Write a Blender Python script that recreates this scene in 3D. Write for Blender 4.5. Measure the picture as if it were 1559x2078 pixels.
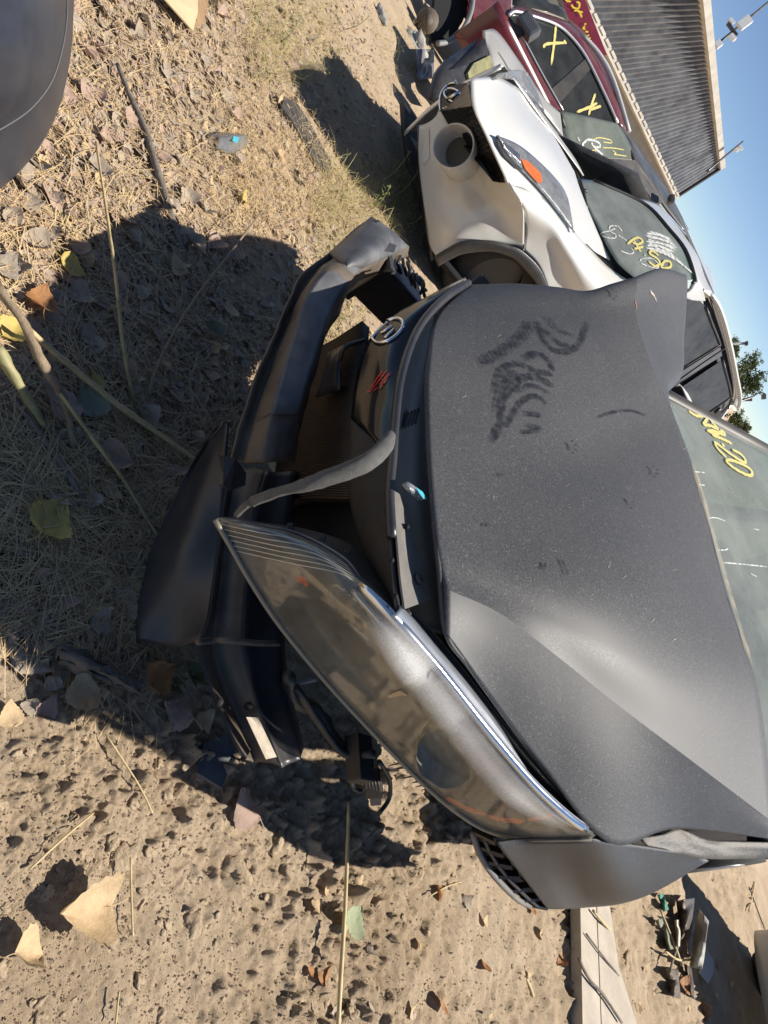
import bpy, bmesh, math, random
import numpy as np
from mathutils import Vector, Matrix
from mathutils.bvhtree import BVHTree
random.seed(7); rng = np.random.default_rng(7)
for o in list(bpy.data.objects): bpy.data.objects.remove(o)
SC = bpy.context.scene; COL = SC.collection

# ---------------------------------------------------------------- camera
FP = 1443.0; ROLL = math.radians(23.7); PITCH = math.radians(27.0); H = 1.35   # focal length in photo pixels
FWD = np.array([0, math.cos(PITCH), -math.sin(PITCH)]); _r = np.array([1., 0, 0]); _u = np.cross(_r, FWD)
RT = math.cos(ROLL)*_r - math.sin(ROLL)*_u; UP = math.sin(ROLL)*_r + math.cos(ROLL)*_u
CAM = np.array([0, 0, H])
cd = bpy.data.cameras.new('camera'); co = bpy.data.objects.new('camera', cd); COL.objects.link(co)
cd.sensor_fit = 'VERTICAL'; cd.sensor_height = 36.0; cd.lens = 36.0*FP/2078; cd.clip_start = .05; cd.clip_end = 3000
# the phone was held on its side: image right = up in the world, image up = left
M = Matrix(((UP[0], -RT[0], -FWD[0], 0), (UP[1], -RT[1], -FWD[1], 0), (UP[2], -RT[2], -FWD[2], H), (0, 0, 0, 1)))
co.matrix_world = M; SC.camera = co
# ---------------------------------------------------------------- sky and sun
SUN_AZ, SUN_EL = math.radians(65), math.radians(55)      # azimuth clockwise from +Y
W = bpy.data.worlds.new('World'); SC.world = W; W.use_nodes = True
nt = W.node_tree; sky = nt.nodes.new('ShaderNodeTexSky'); sky.sky_type = 'NISHITA'; sky.sun_disc = False
sky.sun_elevation = SUN_EL; sky.sun_rotation = SUN_AZ; sky.air_density = .75; sky.dust_density = .0; sky.ozone_density = 2.0; sky.altitude = 1500
bg = nt.nodes['Background']; nt.links.new(sky.outputs[0], bg.inputs[0]); bg.inputs[1].default_value = .08
sd = bpy.data.lights.new('sun', 'SUN'); sd.energy = 5.0; sd.angle = math.radians(.53); sd.color = (1, .94, .85)
so = bpy.data.objects.new('sun', sd); COL.objects.link(so)
SUND = Vector((math.cos(SUN_EL)*math.sin(SUN_AZ), math.cos(SUN_EL)*math.cos(SUN_AZ), math.sin(SUN_EL)))
so.rotation_euler = (-SUND).to_track_quat('-Z', 'Y').to_euler(); so.location = SUND*30
SC.view_settings.view_transform = 'Standard'; SC.view_settings.look = 'None'; SC.view_settings.exposure = 0.6; SC.view_settings.gamma = 1

# ---------------------------------------------------------------- picking points: photo pixel + distance / height / surface
def ray(x, y): return FWD + RT*((y-1039)/FP) + UP*((x-779.5)/FP)
def px(x, y, d): return CAM + ray(x, y)*d
def pz(x, y, z):
    r = ray(x, y); return CAM + r*((z-H)/r[2])
def proj(P):
    q = np.asarray(P)-CAM; d = q@FWD; return q@UP/d*FP+779.5, q@RT/d*FP+1039, d
class Frame:
    def __init__(s, F, deg): 
        t = math.radians(deg); s.F = np.array(F, float); s.a = np.array([math.sin(t), math.cos(t), 0]); s.b = np.array([math.cos(t), -math.sin(t), 0])
    def w(s, lat, back, z): return s.F + s.b*lat + s.a*back + np.array([0, 0, z])
    def hit(s, x, y, f, d0, d1):
        ds = np.linspace(d0, d1, 400); P = CAM + ray(x, y)*ds[:, None] - s.F
        v = f(P@s.b, P@s.a, P[:, 2]); k = np.where(np.sign(v[:-1]) != np.sign(v[1:]))[0]
        i = k[0] if len(k) else int(np.argmin(abs(v)))
        d = ds[i] + ((ds[1]-ds[0])*v[i]/(v[i]-v[i+1]) if len(k) else 0)
        return CAM + ray(x, y)*d
def onplane(x, y, p0, n):
    r = ray(x, y); return CAM + r*(((p0-CAM)@n)/(r@n))

# ---------------------------------------------------------------- materials
MATS = {}
def pm(name, c1, c2=None, scale=6, rough=.5, metal=0, bump=0, bscale=60, dust=0, dustc=(.33, .28, .21), coat=0, spec=.5, speck=0, dscale=3, trans=0, detail=6, dup=.0):
    if name in MATS: return MATS[name]
    m = bpy.data.materials.new(name); m.use_nodes = True; n = m.node_tree.nodes; L = m.node_tree.links.new
    p = n['Principled BSDF']; tc = n.new('ShaderNodeNewGeometry').outputs['Position']
    def noise(s, d=6, r=.6):
        q = n.new('ShaderNodeTexNoise'); L(tc, q.inputs['Vector']); q.inputs['Scale'].default_value = s; q.inputs['Detail'].default_value = d; q.inputs['Roughness'].default_value = r; return q.outputs['Fac']
    def ramp(src, a, b):
        q = n.new('ShaderNodeMapRange'); L(src, q.inputs[0]); q.inputs[1].default_value = a; q.inputs[2].default_value = b; return q.outputs[0]
    def mixc(f, a, b):
        q = n.new('ShaderNodeMix'); q.data_type = 'RGBA'
        L(f, q.inputs[0])
        for s, i in ((a, 6), (b, 7)):
            if isinstance(s, tuple): q.inputs[i].default_value = (*s, 1)
            else: L(s, q.inputs[i])
        return q.outputs[2]
    col = c1
    if c2: col = mixc(ramp(noise(scale, detail), .35, .65), c1, c2)
    rgh = None
    if dust:
        f1 = ramp(noise(dscale, 8, .65), .30, .75)
        mu = n.new('ShaderNodeMath'); mu.operation = 'MULTIPLY'; L(f1, mu.inputs[0]); mu.inputs[1].default_value = dust; f = mu.outputs[0]
        if dup:
            g = n.new('ShaderNodeNewGeometry'); sx = n.new('ShaderNodeSeparateXYZ'); L(g.outputs['Normal'], sx.inputs[0])
            up = ramp(sx.outputs[2], -.1, .8); m2 = n.new('ShaderNodeMath'); m2.operation = 'MULTIPLY'; L(f, m2.inputs[0]); L(up, m2.inputs[1]); f = m2.outputs[0]
        if speck:
            v = n.new('ShaderNodeTexVoronoi'); L(tc, v.inputs['Vector']); v.inputs['Scale'].default_value = 170
            sp = ramp(v.outputs['Distance'], .26, .10); ns = ramp(noise(60, 4), .48, .60)
            mm = n.new('ShaderNodeMath'); mm.operation = 'MULTIPLY'; L(sp, mm.inputs[0]); L(ns, mm.inputs[1])
            ms = n.new('ShaderNodeMath'); ms.operation = 'MULTIPLY'; L(mm.outputs[0], ms.inputs[0]); ms.inputs[1].default_value = speck
            ad = n.new('ShaderNodeMath'); ad.operation = 'ADD'; ad.use_clamp = True; L(f, ad.inputs[0]); L(ms.outputs[0], ad.inputs[1]); f = ad.outputs[0]
        col = mixc(f, col, dustc)
        q = n.new('ShaderNodeMapRange'); L(f, q.inputs[0]); q.inputs[3].default_value = rough; q.inputs[4].default_value = max(.75, rough); rgh = q.outputs[0]
    if isinstance(col, tuple): p.inputs['Base Color'].default_value = (*col, 1)
    else: L(col, p.inputs['Base Color'])
    p.inputs['Roughness'].default_value = rough
    if rgh: L(rgh, p.inputs['Roughness'])
    p.inputs['Metallic'].default_value = metal; p.inputs['Coat Weight'].default_value = coat; p.inputs['Coat Roughness'].default_value = .12; p.inputs['Specular IOR Level'].default_value = spec
    if bump:
        b = n.new('ShaderNodeBump'); b.inputs['Strength'].default_value = bump; b.inputs['Distance'].default_value = .01; L(noise(bscale, 8, .7), b.inputs['Height']); L(b.outputs[0], p.inputs['Normal'])
    if trans:
        tr = n.new('ShaderNodeBsdfTranslucent'); mx = n.new('ShaderNodeMixShader'); mx.inputs[0].default_value = trans
        if isinstance(col, tuple): tr.inputs[0].default_value = (*col, 1)
        else: L(col, tr.inputs[0])
        L(p.outputs[0], mx.inputs[1]); L(tr.outputs[0], mx.inputs[2]); L(mx.outputs[0], n['Material Output'].inputs[0])
    MATS[name] = m; return m
def glassm(name, tint=(.6, .75, .68), dust=.3, dustc=(.45, .44, .38), gloss=.12, dscale=4, rough=.04):
    if name in MATS: return MATS[name]
    m = bpy.data.materials.new(name); m.use_nodes = True; n = m.node_tree.nodes; L = m.node_tree.links.new
    out = n['Material Output']; n.remove(n['Principled BSDF'])
    t = n.new('ShaderNodeBsdfTransparent'); t.inputs[0].default_value = (*tint, 1)
    g = n.new('ShaderNodeBsdfGlossy'); g.inputs['Roughness'].default_value = rough
    d = n.new('ShaderNodeBsdfDiffuse'); d.inputs[0].default_value = (*dustc, 1)
    lw = n.new('ShaderNodeLayerWeight'); lw.inputs[0].default_value = .25
    ad = n.new('ShaderNodeMath'); ad.operation = 'MULTIPLY_ADD'; ad.use_clamp = True; L(lw.outputs['Fresnel'], ad.inputs[0]); ad.inputs[1].default_value = min(.7, gloss*6); ad.inputs[2].default_value = gloss*.4
    m1 = n.new('ShaderNodeMixShader'); L(ad.outputs[0], m1.inputs[0]); L(t.outputs[0], m1.inputs[1]); L(g.outputs[0], m1.inputs[2])
    q = n.new('ShaderNodeTexNoise'); q.inputs['Scale'].default_value = dscale; q.inputs['Detail'].default_value = 9; q.inputs['Roughness'].default_value = .65
    L(n.new('ShaderNodeNewGeometry').outputs['Position'], q.inputs['Vector'])
    r = n.new('ShaderNodeMapRange'); L(q.outputs['Fac'], r.inputs[0]); r.inputs[1].default_value = .25; r.inputs[2].default_value = .8; r.inputs[3].default_value = dust*.45; r.inputs[4].default_value = min(1, dust*1.6)
    m2 = n.new('ShaderNodeMixShader'); L(r.outputs[0], m2.inputs[0]); L(m1.outputs[0], m2.inputs[1]); L(d.outputs[0], m2.inputs[2]); L(m2.outputs[0], out.inputs[0])
    MATS[name] = m; return m
def fadem(name, c, k=1.0, nscale=30, rough=.6, lo=.2, hi=.6):
    """paint or wipe mark: opacity from the point attribute 'fade' and a noise"""
    if name in MATS: return MATS[name]
    m = bpy.data.materials.new(name); m.use_nodes = True; n = m.node_tree.nodes; L = m.node_tree.links.new
    p = n['Principled BSDF']; p.inputs['Base Color'].default_value = (*c, 1); p.inputs['Roughness'].default_value = rough
    a = n.new('ShaderNodeAttribute'); a.attribute_name = 'fade'
    q = n.new('ShaderNodeTexNoise'); q.inputs['Scale'].default_value = nscale; q.inputs['Detail'].default_value = 6; L(n.new('ShaderNodeNewGeometry').outputs['Position'], q.inputs['Vector'])
    r = n.new('ShaderNodeMapRange'); L(q.outputs['Fac'], r.inputs[0]); r.inputs[1].default_value = lo; r.inputs[2].default_value = hi
    mu = n.new('ShaderNodeMath'); mu.operation = 'MULTIPLY'; L(a.outputs['Fac'], mu.inputs[0]); L(r.outputs[0], mu.inputs[1])
    m2 = n.new('ShaderNodeMath'); m2.operation = 'MULTIPLY'; m2.use_clamp = True; L(mu.outputs[0], m2.inputs[0]); m2.inputs[1].default_value = k
    t = n.new('ShaderNodeBsdfTransparent'); x = n.new('ShaderNodeMixShader'); L(m2.outputs[0], x.inputs[0]); L(t.outputs[0], x.inputs[1]); L(p.outputs[0], x.inputs[2]); L(x.outputs[0], n['Material Output'].inputs[0])
    MATS[name] = m; return m

# ---------------------------------------------------------------- mesh helpers
def link(name, me, mat, parent=None):
    o = bpy.data.objects.new(name, me); COL.objects.link(o)
    if mat and not me.materials: me.materials.append(mat)
    if parent: attach(o, parent)
    return o
WLOC = {}
def attach(o, parent):
    o.parent = parent; o.matrix_parent_inverse = Matrix.Translation(-WLOC.get(parent.name, Vector((0, 0, 0))))
def mesh(name, V, Fc, mat, parent=None, smooth=True):
    me = bpy.data.meshes.new(name); me.from_pydata([tuple(v) for v in V], [], [tuple(f) for f in Fc]); me.validate()
    if smooth: me.polygons.foreach_set('use_smooth', [True]*len(me.polygons))
    me.update(); return link(name, me, mat, parent)
def tag(o, label, cat, group=None, kind=None):
    if label: o['label'] = label
    if cat: o['category'] = cat
    if group: o['group'] = group
    if kind: o['kind'] = kind
    return o
def thing(name, loc, label, cat, group=None):
    o = bpy.data.objects.new(name, None); COL.objects.link(o); o.location = tuple(loc); o.empty_display_size = .1
    WLOC[o.name] = Vector(tuple(loc)); return tag(o, label, cat, group)
def cr(P, n, sharp=()):
    """Catmull-Rom through P (k,...) with n steps per span; sharp indices break the tangent"""
    P = np.asarray(P, float); k = len(P); out = []
    for i in range(k-1):
        a, b = P[i], P[i+1]
        p0 = P[i-1] if i > 0 and i not in sharp else 2*a-b
        p3 = P[i+2] if i+2 < k and (i+1) not in sharp else 2*b-a
        for t in np.arange(n)/n:
            out.append(.5*(2*a+(b-p0)*t+(2*p0-5*a+4*b-p3)*t*t+(3*a-p0-3*b+p3)*t**3))
    out.append(P[-1]); return np.array(out)
def gridnormals(G):
    du = np.gradient(G, axis=0); dv = np.gradient(G, axis=1); N = np.cross(du, dv); l = np.linalg.norm(N, axis=2, keepdims=True); l[l < 1e-9] = 1; return N/l
def sheet(name, ctrl, mat, parent=None, nu=6, nv=6, thick=.004, sr=(), sc=(), face=None, disp=None, smooth=True):
    """smooth panel through a grid of points, with real thickness away from the viewer side"""
    C_ = np.asarray(ctrl, float); A = cr(C_, nu, sr); G = np.swapaxes(cr(np.swapaxes(A, 0, 1), nv, sc), 0, 1)
    R, K = G.shape[:2]; N = gridnormals(G); ref = np.asarray(face) if face is not None else CAM - G.reshape(-1, 3).mean(0)
    if (N.reshape(-1, 3)@ref).mean() < 0: N = -N; flip = True
    else: flip = False
    if disp is not None: G = G + N*disp(G)[..., None]
    V = list(G.reshape(-1, 3)); idx = lambda i, j: i*K+j; Fc = []
    for i in range(R-1):
        for j in range(K-1):
            f = (idx(i, j), idx(i+1, j), idx(i+1, j+1), idx(i, j+1)); Fc.append(f[::-1] if flip else f)
    if thick:
        o = R*K; V += list((G-N*thick).reshape(-1, 3)); Fc += [tuple(q+o for q in f[::-1]) for f in Fc[:]]
        rim = [idx(i, 0) for i in range(R)]+[idx(R-1, j) for j in range(1, K)]+[idx(i, K-1) for i in range(R-2, -1, -1)]+[idx(0, j) for j in range(K-2, 0, -1)]
        for q in range(len(rim)):
            a, b = rim[q], rim[(q+1) % len(rim)]; Fc.append((a, b, b+o, a+o) if flip else (b, a, a+o, b+o))
    return mesh(name, V, Fc, mat, parent, smooth)
def plate(name, pts, mat, parent=None, thick=.006, smooth=False, face=None, dome=0):
    """flat polygon with thickness; dome raises its middle"""
    P = np.array(pts, float); c = P.mean(0); n = np.zeros(3)
    for i in range(len(P)): n += np.cross(P[i]-c, P[(i+1) % len(P)]-c)
    n /= np.linalg.norm(n)+1e-12; ref = np.asarray(face) if face is not None else CAM-c
    if n@ref < 0: P = P[::-1]; n = -n
    k = len(P); V = list(P) + list(P-n*thick); Fc = []
    for i in range(k): j = (i+1) % k; Fc.append((j, i, i+k, j+k))
    me = bpy.data.meshes.new(name); bm = bmesh.new(); vs = [bm.verts.new(v) for v in V]
    top = bm.faces.new(vs[:k]); bot = bm.faces.new(vs[k:][::-1])
    for f in Fc: bm.faces.new([vs[q] for q in f])
    bmesh.ops.triangulate(bm, faces=[top, bot])
    if dome:
        r = bmesh.ops.poke(bm, faces=[f for f in bm.faces if f.normal.dot(Vector(n)) > .5 and len(f.verts) == 3][:0])
    bmesh.ops.recalc_face_normals(bm, faces=bm.faces); bm.to_mesh(me); bm.free(); return link(name, me, mat, parent)
def tubegeo(pts, rad, seg=8, n=4, flat=1.0, noise=0, cap=True):
    P = cr(np.array(pts, float), n) if n > 1 else np.array(pts, float); k = len(P)
    rad = np.atleast_1d(np.array(rad, float)); r = np.interp(np.linspace(0, 1, k), np.linspace(0, 1, len(rad)), rad) if len(rad) > 1 else np.full(k, rad[0])
    T = np.gradient(P, axis=0); T /= np.linalg.norm(T, axis=1, keepdims=True)+1e-12
    up = np.array([0, 0, 1.]) if abs(T[0][2]) < .9 else np.array([1., 0, 0]); V = []; Fc = []
    for i in range(k):
        a = np.cross(T[i], up); a /= np.linalg.norm(a)+1e-12; b = np.cross(a, T[i])
        for s in range(seg):
            q = 2*math.pi*s/seg; rr = r[i]*(1+noise*rng.normal()); V.append(P[i]+a*math.cos(q)*rr+b*math.sin(q)*rr*flat)
    for i in range(k-1):
        for s in range(seg): t = (s+1) % seg; Fc.append((i*seg+s, i*seg+t, (i+1)*seg+t, (i+1)*seg+s))
    if cap: Fc += [tuple(range(seg))[::-1], tuple((k-1)*seg+s for s in range(seg))]
    return V, Fc
def tube(name, pts, rad, mat, parent=None, seg=8, n=4, flat=1.0, noise=0): 
    V, Fc = tubegeo(pts, rad, seg, n, flat, noise); return mesh(name, V, Fc, mat, parent)
def merge(parts):
    V, Fc = [], []
    for v, f in parts: o = len(V); V += list(v); Fc += [tuple(q+o for q in g) for g in f]
    return V, Fc
def boxgeo(c, ax, half, bevel=0):
    """box at c with axes ax (3 vectors) and half sizes"""
    c = np.array(c, float); A = np.array(ax, float); A = A/np.linalg.norm(A, axis=1, keepdims=True)
    V = [c+A[0]*half[0]*i+A[1]*half[1]*j+A[2]*half[2]*k for i in (-1, 1) for j in (-1, 1) for k in (-1, 1)]
    return V, [(0, 1, 3, 2), (4, 6, 7, 5), (0, 4, 5, 1), (2, 3, 7, 6), (0, 2, 6, 4), (1, 5, 7, 3)]
def box(name, c, ax, half, mat, parent=None, bevel=.004):
    V, Fc = boxgeo(c, ax, half); o = mesh(name, V, Fc, mat, parent, smooth=False); bm = bmesh.new(); bm.from_mesh(o.data); bmesh.ops.recalc_face_normals(bm, faces=bm.faces)
    if bevel: bmesh.ops.bevel(bm, geom=bm.edges[:], offset=min(bevel, min(half)*.6), segments=2, affect='EDGES', profile=.6)
    bm.to_mesh(o.data); bm.free(); return o
def bvh(o):
    me = o.data; return BVHTree.FromPolygons([v.co[:] for v in me.vertices], [p.vertices[:] for p in me.polygons])
def strokegeo(pts, width, tree, lift=.002, n=8, ends=True, soft=False):
    """paint stroke laid on a surface: photo-pixel polyline cast on the surface, width in metres"""
    P = cr(np.array(pts, float), n) if len(pts) > 2 else np.linspace(pts[0], pts[1], n*2); Q = []; N = []
    for x, y in P:
        r = ray(x, y); h = tree.ray_cast(Vector(CAM), Vector(r).normalized())
        if h[0] is None: continue
        nn = np.array(h[1]); nn = nn if nn@(CAM-np.array(h[0])) > 0 else -nn
        Q.append(np.array(h[0])+nn*lift); N.append(nn)
    if len(Q) < 3: return [], [], []
    Q = np.array(Q); N = np.array(N); T = np.gradient(Q, axis=0); T /= np.linalg.norm(T, axis=1, keepdims=True)+1e-9
    S = np.cross(T, N); S /= np.linalg.norm(S, axis=1, keepdims=True)+1e-9; V = []; A = []; k = len(Q)
    for i in range(k):
        e = (min(1, i/14, (k-1-i)/10) if soft else min(1, (i+.3)/2, (k-1-i+.3)/2)) if ends else 1
        w = width/2*(1 if soft else .88+.12*math.sin(i*1.7+Q[i][0]*90))*(.55+.45*e)
        for q, f in (((-1, 0), (-.5, .5), (0, 1), (.5, .5), (1, 0)) if soft else ((-1, 0), (-.62, 1), (0, 1), (.62, 1), (1, 0))): V.append(Q[i]+S[i]*w*q); A.append(f*e)
    Fc = [(i*5+j, i*5+j+1, i*5+j+6, i*5+j+5) for i in range(k-1) for j in range(4)]
    return V, Fc, A
def strokes(name, lines, width, tree, mat, parent, lift=.002, soft=False):
    for i, l in enumerate(lines):
        V, Fc, A = strokegeo(l, width, tree, lift+.0004*i, soft=soft)
        if not V: continue
        o = mesh(name, V, Fc, mat, parent); at = o.data.attributes.new('fade', 'FLOAT', 'POINT'); at.data.foreach_set('value', A[:len(o.data.vertices)])

def vnoise(x, y, s, seed=0):
    ca, sa = math.cos(seed*1.37), math.sin(seed*1.37); x, y = (x*ca-y*sa)*s+seed*17.3, (x*sa+y*ca)*s-seed*9.1; xi = np.floor(x).astype(np.int64); yi = np.floor(y).astype(np.int64); fx = x-xi; fy = y-yi
    def h(i, j): 
        k = (i*374761393+j*668265263+seed*1442695041) & 0xffffffff; k = ((k ^ (k >> 13))*1274126177) & 0xffffffff; return ((k ^ (k >> 16)) & 0xffff)/65535.
    fx = fx*fx*(3-2*fx); fy = fy*fy*(3-2*fy)
    return (h(xi, yi)*(1-fx)+h(xi+1, yi)*fx)*(1-fy)+(h(xi, yi+1)*(1-fx)+h(xi+1, yi+1)*fx)*fy
def ground_h(x, y):
    x = np.asarray(x, float); y = np.asarray(y, float)
    r = np.hypot(x, y); near = np.clip((14-r)/10, 0, 1)
    dirt = np.clip((x*.9-y*.55+.62)/.25, 0, 1)             # bare crusted soil on the right of the wreck
    z = (vnoise(x, y, 1.3, 1)-.5)*.05 + (vnoise(x, y, 5, 2)-.5)*.028
    n3 = vnoise(x, y, 16, 3); n4 = vnoise(x, y, 45, 4); n5 = vnoise(x, y, 110, 5)
    rough = np.clip(vnoise(x, y, 2.6, 14)*1.9-.35, .15, 1.6)*dirt; wx = x+.02*vnoise(x, y, 21, 15); wy = y+.02*vnoise(x, y, 23, 16)
    n6 = vnoise(wx, wy, 37, 17)*.6+vnoise(wx, wy, 71, 18)*.4; n7 = vnoise(wx, wy, 150, 19)
    z = z + (n3-.5)*(.010+.010*dirt) + (n4-.5)*.007 + (n5-.5)*.005 + rough*((n6-.5)*.016+np.clip(n6-.58, 0, 1)*.085+(n7-.5)*.010+(vnoise(wx, wy, 11, 20)-.5)*.022)
    pit = 0*np.clip(vnoise(x+.03*vnoise(x, y, 30, 9), y+.03*vnoise(x, y, 34, 11), 13, 8)-.70, 0, 1)*(.03*dirt); z = z - pit
    return z*near
_gx = np.arange(-9, 9.01, .012); _gy = np.arange(-.5, 13.01, .012); _GT = ground_h(*np.meshgrid(_gx, _gy))
def gz(x, y):
    i = int((x+9)/.012); j = int((y+.5)/.012)
    return float(_GT[j, i]) if 0 <= i < len(_gx) and 0 <= j < len(_gy) else 0.
def gp(x, y, dz=0):
    """photo pixel -> point on the ground"""
    r = ray(x, y); z = 0.
    for _ in range(3): k = (z-H)/r[2]; z = gz(r[0]*k, r[1]*k)
    k = (z-H)/r[2]; return np.array([r[0]*k, r[1]*k, z+dz])

# ---------------------------------------------------------------- materials in use
PAINT = pm('dusty_dark_paint', (.034, .036, .041), (.046, .047, .051), 3.5, rough=.45, dust=.42, dustc=(.24, .232, .22), speck=.9, dscale=260, dup=1, spec=.26)
GLOSSB = pm('gloss_black', (.005, .005, .006), rough=.10, dust=.05, coat=.0, dscale=9, spec=.35)
PLAST = pm('black_plastic', (.012, .013, .016), (.02, .021, .024), 20, rough=.42, dust=.10, dscale=7, bump=.15, bscale=220)
PLASTB = pm('blue_black_plastic', (.012, .015, .024), (.018, .021, .030), 9, rough=.34, dust=.16, dscale=5, bump=.05, bscale=60)
GREYPL = pm('grey_dusty_plastic', (.10, .10, .10), (.15, .145, .14), 25, rough=.6, dust=.4, dscale=9, bump=.1, bscale=150)
BROWND = pm('dusty_brown_steel', (.06, .046, .034), (.10, .078, .057), 12, rough=.55, dust=.35, dustc=(.22, .17, .12), dscale=6, bump=.06, bscale=80)
RUBBER = pm('grey_rubber', (.09, .09, .085), (.13, .125, .115), 60, rough=.85, bump=.5, bscale=420)
WHITE = pm('cream_white_paint', (.66, .655, .62), (.63, .62, .585), 3, rough=.28, dust=.14, dustc=(.48, .42, .32), dscale=4, coat=.5, speck=.25)
REDP = pm('dark_red_paint', (.13, .014, .022), (.10, .012, .018), 5, rough=.25, dust=.22, dscale=4, coat=.6, dup=1)
SILV = pm('silver_paint', (.42, .42, .41), (.36, .36, .35), 4, rough=.35, metal=.2, dust=.35, dscale=5, coat=.3)
DGREY = pm('charcoal_paint', (.035, .037, .042), rough=.4, dust=.35, dscale=5, dup=1, coat=.2)
CHROME = pm('chrome', (.75, .76, .78), rough=.14, metal=1, dust=.2, dscale=12)
ALU = pm('bright_flange', (.62, .65, .70), (.5, .53, .58), 30, rough=.28, metal=.75, dust=.2, dscale=14)
DARK = pm('shade_black', (.004, .004, .005), rough=.8)  # near-black stands in for shade in bays, wells and gaps
INNER = pm('dark_interior', (.02, .021, .022), (.03, .03, .03), 12, rough=.8)
TYRE = pm('tyre_rubber', (.018, .018, .018), (.028, .027, .025), 20, rough=.8, bump=.2, bscale=120)
GLASS = glassm('windshield_glass', (.62, .76, .70), .36, (.48, .50, .46), .12, 2.6)
GLASSD = glassm('dark_side_glass', (.10, .12, .12), .28, (.26, .26, .25), .15, 5)
GLASSR = glassm('tinted_glass', (.12, .14, .13), .14, (.25, .25, .22), .2, 4)
LENS = glassm('hazed_lens', (.92, .91, .87), .09, (.60, .60, .55), .05, 22, .08)
LENSC = glassm('clear_lens', (.9, .9, .9), .10, (.6, .6, .58), .2, 9, .03)
YEL = fadem('yellow_chalk_paint', (.66, .57, .20), 1.5, 60, .7, .05, .45)
CHK = fadem('white_chalk_paint', (.72, .72, .68), 1.1, 45, .8, .25, .6)
WIPE = fadem('clean_wiped_paint', (.015, .016, .020), .72, 70, .38, .30, .66)
DUSTM = fadem('pale_dust', (.42, .38, .30), .75, 40, .9, .3, .65)
AMBER = pm('amber_plastic', (.72, .17, .035), (.55, .10, .02), 60, rough=.3, coat=.3)

# ---------------------------------------------------------------- ground: one sheet, finer near the place
def soil_material():
    m = bpy.data.materials.new('dry_soil'); m.use_nodes = True; n = m.node_tree.nodes; L = m.node_tree.links.new; p = n['Principled BSDF']
    pos = n.new('ShaderNodeNewGeometry').outputs['Position']
    def nz(s, d=8, r=.65):
        q = n.new('ShaderNodeTexNoise'); L(pos, q.inputs['Vector']); q.inputs['Scale'].default_value = s; q.inputs['Detail'].default_value = d; q.inputs['Roughness'].default_value = r; return q.outputs['Fac']
    def rp(s, stops):
        q = n.new('ShaderNodeValToRGB'); L(s, q.inputs[0]); e = q.color_ramp.elements
        while len(e) < len(stops): e.new(.5)
        for i, (t, c) in enumerate(stops): e[i].position = t; e[i].color = (*c, 1)
        return q.outputs[0]
    a = rp(nz(2.2), [(.3, (.43, .325, .215)), (.55, (.52, .405, .28)), (.75, (.57, .46, .33))])
    b = rp(nz(120, 8, .8), [(.30, (.62, .60, .58)), (.5, (.95, .95, .95)), (.72, (1.12, 1.1, 1.06))])
    mx = n.new('ShaderNodeMix'); mx.data_type = 'RGBA'; mx.blend_type = 'MULTIPLY'; mx.inputs[0].default_value = 1; L(a, mx.inputs[6]); L(b, mx.inputs[7])
    L(mx.outputs[2], p.inputs['Base Color']); p.inputs['Roughness'].default_value = .95; p.inputs['Specular IOR Level'].default_value = .15
    ad = n.new('ShaderNodeMath'); ad.operation = 'MULTIPLY_ADD'; L(nz(75, 10, .8), ad.inputs[0]); ad.inputs[1].default_value = 1.0; L(nz(260, 8, .8), ad.inputs[2])
    bp = n.new('ShaderNodeBump'); bp.inputs['Strength'].default_value = .75; bp.inputs['Distance'].default_value = .012; L(ad.outputs[0], bp.inputs['Height']); L(bp.outputs[0], p.inputs['Normal'])
    return m
SOIL = soil_material()
ang = np.concatenate([np.linspace(-180, -72, 22)[:-1], np.linspace(-70, 70, 760), np.linspace(72, 180, 22)[1:]])*math.pi/180
rr = np.concatenate([[.02, .15, .3], np.geomspace(.45, 8, 760), np.geomspace(9.4, 900, 34)])
A_, R_ = np.meshgrid(ang, rr); X = R_*np.sin(A_); Y = R_*np.cos(A_); Zg = ground_h(X, Y)
nr, na = X.shape; idx = np.arange(nr*na).reshape(nr, na); q = np.stack([idx[:-1, :-1], idx[:-1, 1:], idx[1:, 1:], idx[1:, :-1]], -1).reshape(-1, 4)
me = bpy.data.meshes.new('ground'); me.vertices.add(nr*na); me.vertices.foreach_set('co', np.stack([X, Y, Zg], -1).reshape(-1))
me.loops.add(q.size); me.loops.foreach_set('vertex_index', q[:, ::-1].reshape(-1).astype(np.int32)); me.polygons.add(len(q)); me.polygons.foreach_set('loop_start', np.arange(0, q.size, 4, dtype=np.int32)); me.polygons.foreach_set('loop_total', np.full(len(q), 4, dtype=np.int32))
me.update(calc_edges=True); me.validate(); me.polygons.foreach_set('use_smooth', [True]*len(me.polygons))
if me.polygons[len(me.polygons)//2].normal.z < 0: me.flip_normals()
ground = link('ground', me, SOIL); ground['kind'] = 'structure'

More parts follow.
